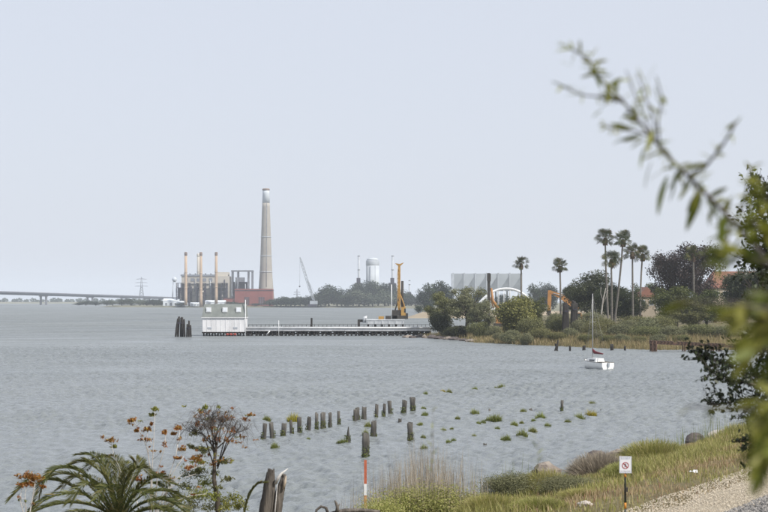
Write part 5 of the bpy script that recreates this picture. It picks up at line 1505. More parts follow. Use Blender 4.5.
def litter():
    Y = 52.0; x, g0 = on_bank(693.5, Y); k = Y / FPX; V = []; Q = []
    for j in range(4):
        for i in range(6): V.append(((i - 2.5) * 1.7 * k, j * .045, max(.04, .05 + .075 * math.sin(i * 1.3 + j) + .05 * (j % 2) - .03 * abs(i - 2.5) + (.10 if i == 5 and j > 1 else 0))))
    for j in range(3):
        for i in range(5): a = j * 6 + i; Q.append((a, a + 1, a + 7, a + 6))
    o = mesh_np('litter', V, Q, M['white_paint'], None, False, (x, Y, g0 + .06)); md = o.modifiers.new('thick', 'SOLIDIFY'); md.thickness = .006
    tag(o, 'scrap of white litter lying on the dry grass', 'litter')
litter()

# --- marker stake
def stake():
    Y = 47.0; x, g0 = on_bank(365.4, Y); k = Y / FPX; z = lambda y: P(0, y, Y).z - g0; r = 1.35 * k
    root = empty('marker_stake', (x, Y, g0))
    for n_, y0, y1, m in (('upper_section', 460.2, 484, 'stake_orange'), ('middle_section', 484, 495.4, 'white_paint'), ('lower_section', 495.4, 513, 'stake_low')):
        MB().box(-r, r, -.02, .02, z(y1) + .002, z(y0)).build(n_, M[m], root)
    MB().box(-r, r, -.02, .02, -.3, z(513)).build('foot', M['stake_low'], root)
    tag(root, 'slim orange and white marker stake at the water edge', 'marker stake')
stake()
# --- broken trunk
def stump():
    Y = 40.0; x, g0 = on_bank(268, Y); root = empty('tree_stump', (x, Y, g0)); o = Vector(root.location); k = Y / FPX
    q = lambda px, py, dy=0: P(px, py, Y + dy) - o
    def jag(pts, rad, seed, m, name, n_=20):
        # bark in long ridges, a splintered head
        rr = random.Random(seed); fp = []; fr_ = []
        for i in range(len(pts) - 1):
            for u in (0, .2, .4, .6, .8): fp.append(pts[i].lerp(pts[i + 1], u)); fr_.append(rad[i] + (rad[i + 1] - rad[i]) * u)
        fp.append(pts[-1]); fr_.append(rad[-1]); mb = MB(); mb.tube(fp, fr_, n_); ph = [rr.uniform(0, 6) for _ in range(4)]
        for i, c in enumerate(fp):
            for j in range(n_):
                a = 2 * math.pi * j / n_; f = 1 + .10 * math.sin(5 * a + ph[0] + i * .25) + .09 * math.sin(9 * a + ph[1] - i * .35) + .06 * rr.uniform(-1, 1)
                v = Vector(mb.v[i * n_ + j]); v = c + (v - c) * f
                if i == len(fp) - 1: v.z += rr.uniform(-.16, .10)
                if i == len(fp) - 2: v.z += rr.uniform(-.05, .05)
                mb.v[i * n_ + j] = tuple(v)
        return mb.build(name, M[m], root)
    base = q(262, 560)
    jag([Vector((base.x, 0, -.4)), q(264, 530), q(267, 505), q(269.8, 485), q(271.0, 470.5)], [7.6 * k, 7.0 * k, 6.4 * k, 5.4 * k, 3.4 * k], 1, 'driftwood', 'left_half')
    jag([Vector((base.x + .28, .1, -.4)), q(273, 530, .1), q(277, 505, .1), q(281, 488, .1), q(284.2, 476.5, .1)], [6.0 * k, 5.6 * k, 5.0 * k, 4.2 * k, 2.0 * k], 2, 'driftwood', 'right_half')
    MB().tube([q(275.5, 484, -.12), q(278, 478, -.16), q(281.5, 473.5, -.14), q(288, 468.6, -.05)], [1.3 * k, 1.8 * k, 1.2 * k, .3 * k], 7).build('pale_limb', M['deadwood_white'], root)
    MB().tube([q(283.4, 489, -.05), q(285.0, 482, -.05), q(286.2, 476, -.05)], [1.4 * k, 1.6 * k, .4 * k], 6).build('split_face', M['split_wood'], root)
    MB().tube([q(272.5, 545, -.2), q(275.5, 505, -.22), q(277.5, 484, -.2)], [.5 * k, .45 * k, .25 * k], 6).build('torn_strip', M['deadwood_white'], root)
    tag(root, 'split broken tree trunk with a pale splintered top', 'tree trunk')
stump()
def driftlog():
    Y = 45.0; x, g0 = on_bank(340, Y); root = empty('driftwood_log', (x, Y, g0)); o = Vector(root.location); k = Y / FPX
    q = lambda px, py, dy=0: P(px, py, Y + dy) - o
    MB().tube([q(380, 512), q(362, 510.5), q(345, 511), q(332, 514), q(322, 520)], [1.7 * k, 2.2 * k, 2.6 * k, 2.4 * k, 2.0 * k], 9).build('log', M['driftwood'], root)
    MB().tube([q(337, 512, -.1), q(337.5, 507, -.1), q(336, 503, -.1), q(334.6, 500.5, -.1)], [2.0 * k, 1.7 * k, 1.3 * k, .5 * k], 7).build('upright_branch', M['driftwood'], root)
    MB().tube([q(337.6, 508, -.1), q(340, 503.5, -.1)], [1.0 * k, .4 * k], 6).build('fork', M['driftwood'], root)
    MB().tube([q(329, 516, -.1), q(326, 508, -.1), q(321, 506.6, -.1), q(316.6, 510, -.1), q(315, 518, -.1)], [1.5 * k, 1.5 * k, 1.4 * k, 1.3 * k, 1.0 * k], 7).build('curved_root', M['driftwood'], root)
    tag(root, 'dark driftwood log with a curled root at the bottom edge', 'driftwood')
driftlog()

# --- date palm
def frond(pts, wid, root, seed, k):
    """pts: rachis centre line; leaflets in two rows that droop outward"""
    rr = np.random.default_rng(seed); pts = [Vector(p) for p in pts]
    fine = []
    for i in range(len(pts) - 1):
        p0 = pts[max(0, i - 1)]; p1 = pts[i]; p2 = pts[i + 1]; p3 = pts[min(len(pts) - 1, i + 2)]
        for j in range(12):
            u = j / 12; fine.append(.5 * ((2 * p1) + (-p0 + p2) * u + (2 * p0 - 5 * p1 + 4 * p2 - p3) * u * u + (-p0 + 3 * p1 - 3 * p2 + p3) * u ** 3))
    fine.append(pts[-1]); n_ = len(fine)
    V = []; Q = []
    for i in range(n_ - 1):
        a, b_ = fine[i], fine[i + 1]; s = (b_ - a).cross(Vector((0, 1, 0))); s = s.normalized() * .022 * (1.1 - i / n_)
        m_ = len(V); V += [a - s, a + s, b_ + s, b_ - s]; Q.append((m_, m_ + 1, m_ + 2, m_ + 3))
        m_ = len(V); s2 = Vector((0, .018, 0)) * (1.1 - i / n_); V += [a - s2, a + s2, b_ + s2, b_ - s2]; Q.append((m_, m_ + 1, m_ + 2, m_ + 3))
    N = 110
    for i in range(N):
        u = .10 + .90 * i / (N - 1); f = u * (n_ - 1); j = min(n_ - 2, int(f)); p = fine[j].lerp(fine[j + 1], f - j); t = (fine[j + 1] - fine[j]).normalized()
        side = t.cross(Vector((0, 0, 1)));
        if side.length < .05: side = Vector((0, 1, 0))
        side.normalize(); nrm = side.cross(t)
        ln = wid * (math.sin(min(1, u * 1.25 + .12) * math.pi * .62) ** .7) * (1.15 - .75 * max(0, u - .6))
        for sg in (-1, 1):
            d = (t * rr.uniform(.85, 1.1) + side * sg * rr.uniform(.5, .7) + nrm * rr.uniform(.15, .4)).normalized()
            tip = p + d * ln + Vector((0, 0, -1)) * ln * rr.uniform(.10, .25); mid = p + d * ln * .5 + Vector((0, 0, -.03 * ln))
            w_ = d.cross(t).normalized() if rr.random() < .5 else t.cross(nrm).normalized()
            w_ = (t * .6 + nrm * rr.uniform(-.6, .6)).normalized() * .016
            m_ = len(V); V += [p - w_ * .5, mid - w_, tip, mid + w_]; Q.append((m_, m_ + 1, m_ + 2, m_ + 3))
    return mesh_np('frond', [tuple(v) for v in V], Q, L['date_green'], root)
def date_palm():
    Y = 35.0; x, g0 = on_bank(118, Y); root = empty('date_palm', (x, Y, g0)); o = Vector(root.location); k = Y / FPX
    hc = P(118, 522, Y) - o
    MB().tube([(0, 0, -.3), (.02, 0, hc.z * .5), (0, 0, hc.z - .1)], [.42, .36, .40], 12).build('trunk', M['palm_trunk'], root)
    q = lambda px, py, dy: P(px, py, Y + dy) - o
    specs = [[(84, 494, -.2), (58, 481, -.5), (30, 482, -.7), (13, 496, -.8)], [(90, 486, .2), (66, 474, .3), (46, 480, .4), (38, 498, .5)], [(94, 484, -.3), (76, 470, -.5), (58, 469, -.8), (47, 478, -1.0)],
             [(108, 482, .1), (102, 463, .3), (92, 455, .6), (82, 455, .8)], [(112, 486, .4), (108, 468, .7), (96, 462, 1.0), (86, 470, 1.3)], [(118, 490, 0), (119, 470, .2), (112, 458, .5), (100, 458, .8)],
             [(128, 492, .1), (134, 476, .3), (138, 466, .5), (136, 461, .6)], [(134, 495, -.2), (146, 482, -.4), (158, 478, -.6), (170, 484, -.9)], [(136, 500, .3), (152, 492, .5), (170, 492, .8), (186, 500, 1.0)],
             [(138, 506, -.1), (158, 500, -.2), (174, 504, -.3), (188, 514, -.4)], [(140, 512, -.4), (158, 509, -.8), (176, 516, -1.0), (190, 530, -1.2)], [(96, 500, -.6), (74, 494, -1.2), (50, 498, -1.6), (30, 512, -1.8)],
             [(98, 508, -.3), (72, 503, -.6), (44, 508, -.9), (22, 520, -1.0)], [(104, 496, -.8), (92, 484, -1.5), (80, 488, -2.0), (72, 500, -2.2)], [(116, 500, -.9), (112, 488, -1.6), (104, 488, -2.2), (98, 498, -2.5)],
             [(128, 502, -.8), (136, 492, -1.4), (146, 494, -1.9), (154, 506, -2.2)], [(122, 488, .7), (126, 472, 1.2), (124, 464, 1.7), (116, 463, 2.0)], [(104, 490, .8), (90, 478, 1.4), (74, 478, 1.8), (62, 488, 2.1)],
             [(132, 494, .7), (146, 484, 1.2), (160, 486, 1.6), (172, 498, 1.9)], [(100, 514, -1.0), (80, 512, -1.8), (60, 520, -2.2), (46, 534, -2.4)], [(136, 512, -.9), (156, 508, -1.6), (176, 516, -2.0), (190, 530, -2.2)],
             [(110, 486, -.1), (98, 470, -.1), (84, 462, -.1), (68, 466, -.1)], [(124, 486, -.4), (130, 472, -.7), (140, 468, -1.0), (150, 474, -1.2)]]
    for i, s in enumerate(specs): frond([hc] + [q(*p) for p in s], .34, root, i + 5, k)
    tag(root, 'arching date palm at the lower left corner', 'palm tree')
date_palm()
def fern():
    Y = 38.0; x, g0 = on_bank(244, Y); root = empty('palm_seedling', (x, Y, g0)); o = Vector(root.location); q = lambda px, py, dy=0: P(px, py, Y + dy) - o
    frond([Vector((0, 0, -.1)), q(243, 540), q(245, 512), q(250, 495), q(257, 485), q(264, 483)], .22, root, 90, 1)
    frond([Vector((.05, .1, -.1)), q(240, 545, .2), q(236, 525, .3), q(228, 515, .5), q(220, 514, .6)], .22, root, 91, 1)
    tag(root, 'single small arching frond left of the broken trunk', 'palm')
fern()

# --- rusty-leaved shrubs with bare pale stems
def leaf_tuft(c, r, n_, size, m, name, root, squash=.9):
    """a loose, uneven spray: short shoots fan out from c and carry the leaves"""
    ns = max(3, int(n_ / 22)); c = np.array(c); pos = []
    for _ in range(ns):
        d = rdir(1)[0]; d[2] = abs(d[2]) * .7 - .15; ln = r * rng.uniform(.5, 1.5)
        k_ = max(4, int(n_ / ns * rng.uniform(.5, 1.3))); u = rng.random(k_) ** .6
        pos.append(c + d * (u * ln)[:, None] * np.array([1, 1, squash]) + rng.normal(size=(k_, 3)) * r * .13)
    pos = np.concatenate(pos); V, Q = leaf_quads(pos, rdir(len(pos)), size, 2.4, .2, .42); o = mesh_np(name, V, Q, m, root); o['kind'] = 'stuff'; return o
def rusty_shrub(px0, Y, stems, tufts, label):
    x, g0 = on_bank(px0, Y); root = empty('rusty_shrub', (x, Y, g0)); o = Vector(root.location); q = lambda px, py, dy=0: P(px, py, Y + dy) - o; k = Y / FPX
    for s in stems:
        pts = [Vector((0, 0, -.2))] + [q(*p) for p in s]; n_ = len(pts)
        MB().tube(pts, [max(.25, .85 * (1 - i / n_)) * k for i in range(n_)], 6).build('stem', M['bare_twig'], root)
    for px, py, w_, dy in tufts:
        leaf_tuft(q(px, py, dy), w_ * k / 2 * 1.25, int(80 + w_ * 10), .032, L['rust_leaf'] if random.random() < .88 else L['lime_leaf'], 'leaf_tuft', root)
    for i in range(len(stems) * 3):
        st_ = stems[i % len(stems)]; j = random.randrange(max(1, len(st_) - 2), len(st_)); a, b_ = st_[j - 1], st_[j]; u = random.random()
        c = q(a[0] + (b_[0] - a[0]) * u, a[1] + (b_[1] - a[1]) * u); e = c + Vector((random.uniform(-.22, .22), random.uniform(-.2, .2), random.uniform(.02, .2)))
        MB().tube([c, (c + e) / 2 + Vector((0, 0, -.02)), e], [.3 * k, .22 * k, .14 * k], 4).build('twig', M['bare_twig'], root)
        leaf_tuft(e, random.uniform(2.2, 4.2) * k, 30, .026, L['rust_leaf'] if random.random() < .75 else L['lime_leaf'], 'leaf_tuft', root)
    tag(root, label, 'shrub', 'rusty-leaved shrubs at lower left')
rusty_shrub(160, 36, [[(150, 512), (151, 480), (148, 450), (140, 432), (134, 421)], [(152, 505), (152, 470), (154, 436), (155, 410)], [(155, 505), (158, 470), (164, 450), (166, 434)], [(152, 500), (150, 465), (146, 445), (148, 428)],
                      [(158, 505), (168, 480), (176, 455), (180, 430)], [(140, 512), (133, 490), (122, 475), (114, 455), (111, 442)], [(162, 500), (175, 480), (188, 470), (204, 465)], [(156, 508), (166, 492), (184, 478), (196, 474)], [(158, 510), (170, 503), (190, 496), (206, 494)], [(165, 500), (172, 474), (184, 456)]],
            [(155, 409, 9, 0), (153, 415, 6, .1), (133, 421, 8, .1), (137, 431, 5, 0), (149, 430, 8, 0), (146, 440, 8, .1), (165, 433, 7, 0), (178, 428, 10, 0), (174, 434, 7, .2), (111, 441, 9, 0), (115, 447, 6, .1), (183, 450, 8, .1), (176, 458, 7, 0), (195, 460, 12, .2), (138, 480, 11, -.3), (160, 474, 8, .2), (190, 468, 10, 0), (152, 424, 5, 0)],
            'bare pale-stemmed shrub with rusty leaf tufts above the date palm')
rusty_shrub(30, 33, [[(26, 512), (25, 495), (28, 480)], [(30, 512), (33, 495), (36, 478)], [(24, 515), (20, 500), (22, 486)]], [(28, 477, 14, 0), (37, 479, 13, .1), (22, 485, 9, 0), (32, 484, 14, .1), (42, 487, 7, 0)], 'rusty flowered shrub at the far lower left beside the palm fronds')

# --- twiggy small tree
def twiggy_tree():
    Y = 38.5; x, g0 = on_bank(218, Y); root = empty('twiggy_tree', (x, Y, g0)); o = Vector(root.location); q = lambda px, py, dy=0: P(px, py, Y + dy) - o; k = Y / FPX
    MB().tube([Vector((0, 0, -.3)), q(219, 530), q(217.5, 500), q(214, 480), q(214.5, 460), q(217, 442)], [3.4 * k, 3.1 * k, 2.6 * k, 2.1 * k, 1.7 * k, .9 * k], 9).build('trunk', M['bark'], root)
    rr = random.Random(4); tw = MB()
    tips = []
    for i in range(16):
        a = rr.uniform(-1.5, 1.5); p0 = q(215 + rr.uniform(-2, 3), rr.uniform(440, 470)); ex = 220 + a * 22 + rr.uniform(-4, 4); ey = 414 + abs(a) * 9 + rr.uniform(-6, 6)
        p2 = q(ex, ey, rr.uniform(-.6, .6)); p1 = p0.lerp(p2, .5) + Vector((0, 0, .12)); MB().tube([p0, p1, p2], [.8 * k, .5 * k, .25 * k], 5).build('limb', M['dark_twig'], root); tips.append(p2)
        for j in range(17):      # fine drooping twigs
            u = rr.uniform(.3, 1); s = p1.lerp(p2, u); d = Vector((rr.uniform(-1, 1), rr.uniform(-.8, .8), rr.uniform(-.2, .8))) * .38
            e = s + d; e2 = e + Vector((d.x * .6, d.y * .4, -rr.uniform(.15, .45)))
            tw.tube([s, s + d * .6 + Vector((0, 0, .08)), e, e2], [.22 * k, .18 * k, .14 * k, .08 * k], 3, caps=False)
    tw.build('fine_twigs', M['dark_twig'], root)
    for px, py, w_ in ((200, 416, 16), (196, 425, 10), (208, 428, 16), (221, 432, 18), (234, 430, 16), (228, 441, 14), (215, 440, 12), (244, 420, 10), (250, 415, 8), (240, 438, 8), (205, 440, 10), (224, 420, 12)):
        leaf_tuft(q(px, py, rr.uniform(-.4, .4)), w_ * k / 2 * 1.3, 75, .030, L['rust_leaf'], 'rusty_leaves', root)
    for px, py, w_ in ((196, 434, 14), (203, 450, 18), (198, 462, 18), (190, 476, 24), (204, 484, 24), (196, 498, 34), (224, 462, 14), (226, 480, 14), (230, 500, 24), (222, 508, 28), (212, 420, 10), (205, 408, 10), (178, 500, 24), (214, 474, 12), (216, 488, 14), (208, 496, 26), (186, 488, 22), (238, 508, 24), (200, 472, 20), (212, 508, 30), (192, 508, 30), (170, 508, 26), (192, 448, 12), (218, 500, 18)):
        leaf_tuft(q(px, py, rr.uniform(-.3, .4)), w_ * k / 2, int(60 + w_ * 11), .032, L['lime_leaf'] if rr.random() < .7 else L['mid_olive'], 'green_leaves', root, 1.0)
    for i in range(46):
        px, py = rr.gauss(216, 19), rr.uniform(406, 470)
        leaf_tuft(q(px, py, rr.uniform(-.4, .4)), rr.uniform(3, 6) * k, 24, .028, L['rust_leaf'] if (px > 208) == (rr.random() < .75) else L['lime_leaf'], 'leaf_spray', root)
    tag(root, 'small twiggy tree with rust and lime leaves, lower left', 'tree')
twiggy_tree()

# --- dark oak at the right edge, about 23 m off
def spray(root, name_pts, Y0, k, nl, size, lm, thick=.5):
    pts = [Vector(p) for p in name_pts]; n_ = len(pts); b_ = MB().tube(pts, [max(.18, thick * (1 - i / n_)) * k * 2 for i in range(n_)], 5).build('branch', M['dark_twig'], root)
    pos = []
    tw = MB()
    for j in range(int(nl / 9)):
        u = (.25 + .75 * rng.random()) * (n_ - 1); i = min(n_ - 2, int(u)); p = pts[i].lerp(pts[i + 1], u - i); d = Vector(rdir(1)[0]) * .26 + (pts[-1] - pts[0]).normalized() * .12 + Vector((0, 0, .05))
        e = p + d; tw.tube([p, p + d * .5 + Vector((0, 0, -.01)), e], [.006, .005, .003], 3, caps=False)
        for _ in range(9):
            v = rng.random() ** .7; pos.append(p + d * v + Vector(rdir(1)[0]) * .035)
    tw.build('twig', M['dark_twig'], b_)
    pos = np.array(pos); V, Q = leaf_quads(pos, rdir(len(pos)), size, 2.0, .3, .5); mesh_np('leaves', V, Q, lm, b_)
def oak():
    Y = 23.0; x = (800 - 384) * Y / FPX; g0 = gz(x, Y); root = empty('oak_tree', (x, Y, g0)); o = Vector(root.location); k = Y / FPX
    q = lambda px, py, dy=0: P(px, py, Y + dy) - o
    MB().tube([(0, 0, -.4), (.05, 0, 1.2), q(802, 440), q(806, 380), q(800, 310), q(796, 240)], [.20, .17, .14, .11, .08, .03], 9).build('trunk', M['bark'], root)
    for s, nl in (([(804, 400), (775, 385), (745, 372), (720, 362), (700, 357)], 420), ([(804, 410), (780, 392), (752, 384), (728, 380), (712, 372)], 360), ([(804, 420), (780, 405), (755, 398), (735, 402), (712, 405)], 320), ([(804, 430), (785, 420), (765, 415), (750, 418)], 320), ([(803, 380), (780, 350), (760, 345), (742, 352)], 320),
                  ([(802, 350), (780, 320), (765, 300), (752, 290)], 380), ([(800, 320), (785, 285), (770, 262), (756, 250)], 420), ([(798, 300), (782, 250), (768, 225), (758, 205), (755, 190)], 420), ([(797, 280), (790, 240), (778, 210), (770, 192)], 420), ([(800, 310), (776, 275), (760, 262), (744, 262)], 260), ([(803, 440), (785, 445), (768, 452), (758, 462)], 320), ([(804, 400), (790, 370), (772, 360)], 320), ([(800, 330), (782, 310), (770, 330)], 320), ([(802, 420), (778, 430), (764, 440), (752, 440)], 280), ([(798, 290), (785, 270), (765, 240), (748, 228)], 240)):
        dy = rng.uniform(-.5, .5); spray(root, [q(px, py, dy * i / 2) for i, (px, py) in enumerate(s)], Y, k, int(nl * 1.7), .041, L['oak_leaf'] if rng.random() < .85 else L['oak_young'], .7)
    tag(root, 'dark small-leaved tree reaching in from the right edge', 'tree')
oak()

# --- willow in front of the camera, out of focus
def leaf_mesh(curl, seed):
    rr = random.Random(seed); N = 6; vs = []; fs = []
    for i in range(N + 1):
        u = i / N; w_ = .5 * .19 * math.sin(math.pi * min(1, u * .92 + .06)) ** .8; z = -curl * u * u
        vs += [(-w_, u, z + .02), (0, u, z), (w_, u, z + .02)]
    for i in range(N):
        for k in (0, 1): a = i * 3 + k; fs.append((a, a + 1, a + 4, a + 3))
    me = bpy.data.meshes.new('leaf'); me.from_pydata(vs, [], fs); me.polygons.foreach_set('use_smooth', [True] * len(fs)); me.update(); return me
LM = {}
for nm, m in (('old', 'willow_leaf'), ('young', 'willow_young')):
    LM[nm] = []
    for c in (.05, .18, .3):
        me = leaf_mesh(c, 1); me.materials.append(L[m]); LM[nm].append(me)
def leaf(parent, p, e, kind='old', wide=1.0):
    p, e = Vector(p), Vector(e); d = e - p; o = bpy.data.objects.new('leaf', random.choice(LM[kind])); o.location = p
    o.rotation_euler = d.to_track_quat('Y', 'Z').to_euler(); o.rotation_euler.rotate_axis('Y', random.uniform(-1.2, 1.2)); o.scale = (d.length * wide, d.length, d.length); link(o, parent); return o
def willow():
    bx, by = 1.75, 3.3; g0 = gz(bx, by); root = empty('willow_shrub', (bx, by, g0)); o = Vector(root.location)
    q = lambda px, py, Y: P(px, py, Y) - o
    MB().tube([(0, 0, -.3), (-.05, .1, .7), q(900, 380, 3.4)], [.05, .04, .028], 8).build('stem', M['bark'], root)
    MB().tube([(.1, -.2, -.3), (0, -.3, .6), q(1000, 420, 2.9)], [.05, .04, .028], 8).build('stem', M['bark'], root)
    def branch(pts, r0, r1, m='dark_twig'):
        w_ = [q(*p) for p in pts]; n_ = len(w_); return MB().tube(w_, [r0 + (r1 - r0) * i / (n_ - 1) for i in range(n_)], 6).build('branch', M[m], root)
    # the long arching branch across the sky
    Yb = 4.6
    main = branch([(900, 380, 3.4), (830, 318, 3.9), (768, 262, 4.3), (745, 235, 4.45), (722, 210, Yb), (705, 193, Yb), (690, 178, Yb), (672, 160, Yb), (655, 141, Yb), (638, 120, Yb), (622, 100, Yb), (610, 88, Yb), (600, 78, Yb), (590, 62, Yb), (578, 52, Yb), (567, 47, Yb)], .0075, .0022)
    s1 = branch([(688, 176, Yb), (706, 166, Yb - .1), (722, 146, Yb - .15), (731, 132, Yb - .2), (736, 121, Yb - .2)], .005, .003)
    s2 = branch([(622, 102, Yb), (603, 97, Yb), (582, 95, Yb), (562, 86, Yb)], .0035, .0018)
    s3 = branch([(654, 140, Yb), (646, 120, Yb + .1), (636, 98, Yb + .1), (626, 70, Yb + .1)], .0032, .0015)
    s4 = branch([(656, 142, Yb), (654, 120, Yb - .1), (645, 96, Yb - .1), (637, 72, Yb - .1)], .0035, .0016)
    s5 = branch([(660, 148, Yb), (658, 122, Yb), (662, 98, Yb), (656, 76, Yb)], .0035, .0018)
    s6 = branch([(650, 136, Yb), (632, 130, Yb), (612, 128, Yb), (600, 124, Yb)], .0035, .0018)
    s7 = branch([(735, 224, Yb), (745, 200, Yb - .2), (748, 182, Yb - .2), (752, 165, Yb - .2)], .004, .002)
    s8 = branch([(730, 219, Yb), (728, 240, Yb - .2), (722, 262, Yb - .3)], .004, .002)
    def lv(par, x0, y0, x1, y1, kind='old', w_=1.0, Y=Yb): leaf(par, q(x0, y0, Y), q(x1, y1, Y + random.uniform(-.03, .03)), kind, w_)
    for a in ((600, 78, 616, 93, 'young', 1.3), (604, 82, 618, 92, 'young', 1.0), (621, 99, 600, 96, 'young', 1.3), (616, 97, 598, 92, 'young', .9), (632, 130, 611, 122, 'old', 1.5), (634, 131, 614, 126, 'young', 1.2), (640, 135, 612, 140, 'old', .9), (642, 137, 622, 141, 'young', 1.4), (646, 139, 630, 146, 'old', 1.0)): lv(main if a[1] < 100 else s6, *a)
    for a in ((645, 148, 637, 168, 'old', 1.6), (652, 162, 641, 186, 'old', 1.5), (668, 176, 653, 212, 'old', 1.3), (674, 176, 676, 200, 'old', 1.3), (693, 186, 708, 174, 'old', 1.5), (691, 178, 712, 172, 'young', .9), (702, 196, 683, 228, 'old', 1.6), (704, 200, 696, 214, 'old', 1.0), (700, 202, 688, 222, 'young', 1.0), (666, 158, 684, 166, 'young', 1.2), (660, 150, 672, 160, 'young', 1.4), (662, 152, 640, 158, 'young', .8), (672, 166, 648, 176, 'young', .7), (652, 130, 648, 152, 'young', 1.4), (655, 143, 670, 140, 'old', .9), (648, 134, 664, 128, 'young', .9)): lv(main, *a)
    for i in range(16):
        s_ = (s3, s4, s5)[i % 3]; bx0 = (636, 645, 660)[i % 3] + random.uniform(-4, 4); by0 = random.uniform(80, 130); lv(s_, bx0, by0, bx0 + random.uniform(-9, 9), by0 - random.uniform(8, 18), 'young' if i % 2 else 'old', random.uniform(.5, 1.0))
    for a in ((563, 86, 552, 80), (582, 95, 574, 84), (580, 95, 566, 92), (590, 66, 580, 66), (567, 47, 558, 42), (574, 50, 580, 40), (602, 110, 592, 116), (560, 62, 572, 64), (600, 108, 608, 102)): lv(s2, *a, 'old', .7)
    for a in ((706, 166, 697, 172), (712, 160, 702, 150), (722, 146, 712, 146), (728, 138, 736, 136), (733, 128, 726, 124), (736, 124, 741, 116), (718, 152, 712, 140), (714, 158, 726, 154)): lv(s1, *a, 'young' if a[0] < 724 else 'old', .9, Yb - .15)
    for a in ((745, 200, 756, 192), (748, 184, 738, 178), (748, 182, 758, 176), (746, 195, 736, 196), (751, 170, 745, 160), (752, 168, 760, 160), (744, 205, 733, 206)): lv(s7, *a, 'young', 1.2, Yb - .2)
    for a in ((728, 238, 715, 262, 1.4), (726, 236, 722, 270, 1.5), (729, 230, 712, 240, 1.2), (724, 250, 730, 276, 1.5), (735, 222, 712, 226, .8), (740, 232, 706, 236, 1.0), (742, 236, 726, 258, 1.3), (724, 215, 720, 244, 1.5), (722, 258, 716, 282, 1.4)): lv(s8, *a[:4], 'old', a[4], Yb - .25)
    # many small yellow-green leaves along the outer part of the branch
    path = [(735, 224), (722, 210), (705, 193), (690, 178), (672, 160), (655, 141), (638, 120), (622, 100), (610, 88), (600, 78), (590, 62), (578, 52), (567, 47)]
    rl = random.Random(21)
    for i in range(70):
        u = rl.random() * (len(path) - 1); j = int(u); x0 = path[j][0] + (path[j + 1][0] - path[j][0]) * (u - j); y0 = path[j][1] + (path[j + 1][1] - path[j][1]) * (u - j)
        a = rl.uniform(0, 6.28); ln = rl.uniform(8, 17); lv(main, x0, y0, x0 + math.cos(a) * ln, y0 + math.sin(a) * ln, 'young' if rl.random() < .65 else 'old', rl.uniform(.9, 1.7))
    for s_, ps in ((s1, [(706, 166), (722, 146), (731, 132), (736, 121)]), (s2, [(603, 97), (582, 95), (562, 86)]), (s3, [(646, 120), (636, 98), (626, 70)]), (s4, [(654, 120), (645, 96), (637, 72)]), (s5, [(658, 122), (662, 98), (656, 76)]), (s6, [(632, 130), (612, 128), (600, 124)]), (s7, [(745, 200), (748, 182), (752, 165)])):
        for i in range(9):
            u = rl.random() * (len(ps) - 1); j = min(len(ps) - 2, int(u)); x0 = ps[j][0] + (ps[j + 1][0] - ps[j][0]) * (u - j); y0 = ps[j][1] + (ps[j + 1][1] - ps[j][1]) * (u - j)
            a = rl.uniform(0, 6.28); ln = rl.uniform(5, 12); lv(s_, x0, y0, x0 + math.cos(a) * ln, y0 + math.sin(a) * ln, 'young' if rl.random() < .6 else 'old', rl.uniform(.9, 1.6))
    for i in range(26):
        u = rl.random(); x0, y0 = 748 - 76 * u, 238 - 76 * u; a = rl.uniform(.3, 2.6) if rl.random() < .7 else rl.uniform(3.4, 6.0); ln = rl.uniform(12, 26)
        lv(main, x0, y0, x0 - math.cos(a) * ln, y0 + math.sin(a) * ln, 'old' if rl.random() < .6 else 'young', rl.uniform(1.0, 1.6))
    tag(root, 'out-of-focus willow with a long branch arching across the sky', 'shrub', 'blurred willows close to the camera')
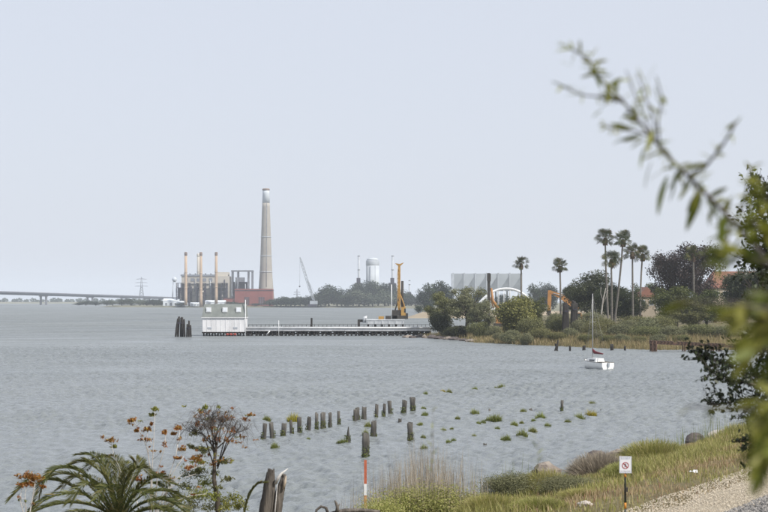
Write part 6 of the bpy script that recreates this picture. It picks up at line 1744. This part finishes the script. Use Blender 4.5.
def willow_edge():
    bx, by = 2.05, 2.9; g0 = gz(bx, by); root = empty('willow_shrub', (bx, by, g0)); o = Vector(root.location)
    q = lambda px, py, Y: P(px, py, Y) - o
    MB().tube([(.0, -.1, -.3), (-.05, -.05, .6), q(1000, 420, 2.9)], [.05, .04, .028], 8).build('stem', M['bark'], root)
    MB().tube([(.1, .2, -.3), (.0, .3, .7), q(900, 380, 3.4)], [.05, .04, .026], 8).build('stem', M['bark'], root)
    def branch(pts, r0, r1, m='dark_twig'):
        w_ = [q(*p) for p in pts]; n_ = len(w_); return MB().tube(w_, [r0 + (r1 - r0) * i / (n_ - 1) for i in range(n_)], 6).build('branch', M[m], root)
    # nearer shoots, badly out of focus, hanging down the right edge
    rr = random.Random(11); cnt = 0
    A0, C0 = (1000, 420, 2.9), (900, 380, 3.4)
    shoots = [([A0, (880, 320, 3.4), (800, 275, 3.6), (752, 258, 3.6), (724, 250, 3.6)], 16, 'old'), ([A0, (880, 350, 3.2), (800, 315, 3.1), (740, 304, 3.0), (672, 300, 3.0)], 6, 'young'), ([A0, (880, 370, 3.3), (810, 340, 3.3), (765, 318, 3.2), (732, 312, 3.2)], 18, 'young'),
              ([A0, (900, 400, 3.4), (840, 385, 3.6), (795, 385, 3.7), (766, 420, 3.7), (758, 452, 3.7)], 34, 'old'), ([A0, (900, 390, 3.2), (840, 360, 3.3), (795, 350, 3.3), (762, 362, 3.3)], 26, 'old'), ([A0, (900, 430, 3.4), (840, 425, 3.6), (795, 428, 3.6), (770, 448, 3.6), (762, 474, 3.6)], 30, 'old'),
              ([C0, (850, 360, 3.8), (800, 345, 4.0), (750, 338, 4.0)], 16, 'young'), ([A0, (860, 420, 3.5), (770, 412, 3.9), (715, 408, 4.0), (686, 406, 4.0)], 6, 'young'), ([C0, (830, 300, 3.9), (785, 262, 4.1), (764, 238, 4.1), (752, 218, 4.1)], 18, 'old'), ([C0, (840, 300, 3.9), (790, 240, 4.1), (768, 205, 4.1), (758, 176, 4.1)], 12, 'young'),
              ([A0, (880, 330, 3.3), (815, 300, 3.4), (772, 298, 3.4), (745, 308, 3.4)], 24, 'old'), ([A0, (890, 400, 3.2), (830, 400, 3.2), (790, 405, 3.2), (766, 418, 3.2)], 22, 'young'), ([A0, (890, 350, 3.3), (830, 325, 3.4), (790, 320, 3.4), (758, 334, 3.4)], 24, 'young')]
    shoots += [([A0, (890, 380, 3.2), (825, 355, 3.2), (785, 345, 3.2), (752, 352, 3.2)], 12, 'young'), ([A0, (900, 410, 3.2), (830, 400, 3.2), (785, 395, 3.2), (756, 405, 3.2)], 13, 'young'), ([A0, (900, 440, 3.2), (835, 440, 3.2), (790, 440, 3.2), (764, 455, 3.2)], 11, 'young'), ([A0, (900, 360, 3.2), (840, 320, 3.2), (800, 300, 3.2), (764, 292, 3.2)], 18, 'old')]
    for pts, n_, kind in shoots:
        b_ = branch(pts, .007, .0022)
        w_ = [q(*p) for p in pts]; V = []; Q = []; sparse = pts[-1][0] < 720
        for i in range(n_ if sparse else int(n_ * 1.6)):
            u = (len(w_) - 1) * (1 - (rr.random() ** 1.3) * .52); j = min(len(w_) - 2, int(u)); p = w_[j].lerp(w_[j + 1], u - j); t = (w_[j + 1] - w_[j]).normalized()
            d = (t * rr.uniform(.3, 1) + Vector((rr.uniform(-.7, .5), rr.uniform(-.5, .5), rr.uniform(-.9, .25)))).normalized() * rr.uniform(.04, .085)
            kd = kind if rr.random() < .75 else ('young' if kind == 'old' else 'old'); wd = rr.uniform(1.0, 1.7)
            if cnt < 290 and i < n_ * .72: leaf(b_, p, p + d, kd, wd); cnt += 1
            else:
                e = p + d; s_ = d.cross(Vector((rr.uniform(-1, 1), rr.uniform(-1, 1), rr.uniform(-1, 1)))).normalized() * d.length * .09 * wd
                k = len(V); V += [p, p + d * .35 + s_, p + d * .75 + s_ * .8, e, p + d * .75 - s_ * .8, p + d * .35 - s_]; Q += [(k, k + 1, k + 4, k + 5), (k + 1, k + 2, k + 3, k + 4)]
        if V: mesh_np('foliage', [tuple(v) for v in V], Q, L['willow_young' if kind == 'young' else 'willow_leaf'], b_)['kind'] = 'stuff'
    tag(root, 'out-of-focus leafy willow shoots hanging in at the right edge', 'shrub', 'blurred willows close to the camera')
willow()
willow_edge()
# tops of tall weeds close below the camera
def weed(px, ytop, Y, label, seed):
    x = (px - 384) * Y / FPX; g0 = gz(x, Y); root = empty('tall_weed', (x, Y, g0)); h_ = P(0, ytop, Y).z - g0; rr = random.Random(seed)
    pts = [Vector((rr.uniform(-.02, .02), 0, h_ * i / 6)) for i in range(7)]
    MB().tube(pts, [.0016 - .0001 * i for i in range(7)], 5).build('stem', M['bark'], root)
    for i in range(12):
        z = h_ * (.80 + .2 * i / 11); a = rr.uniform(0, 6.28); p = Vector((0, 0, z)); leaf(root, p, p + Vector((math.cos(a) * .03, math.sin(a) * .03, .04)), 'young' if i % 2 else 'old', .8)
    tag(root, label, 'weed', 'blurred weed tops')
weed(432, 412, 8.5, 'blurred pale weed top left of the green clumps', 1)
weed(537, 440, 8.0, 'blurred grey-green weed top over the shallows', 2)
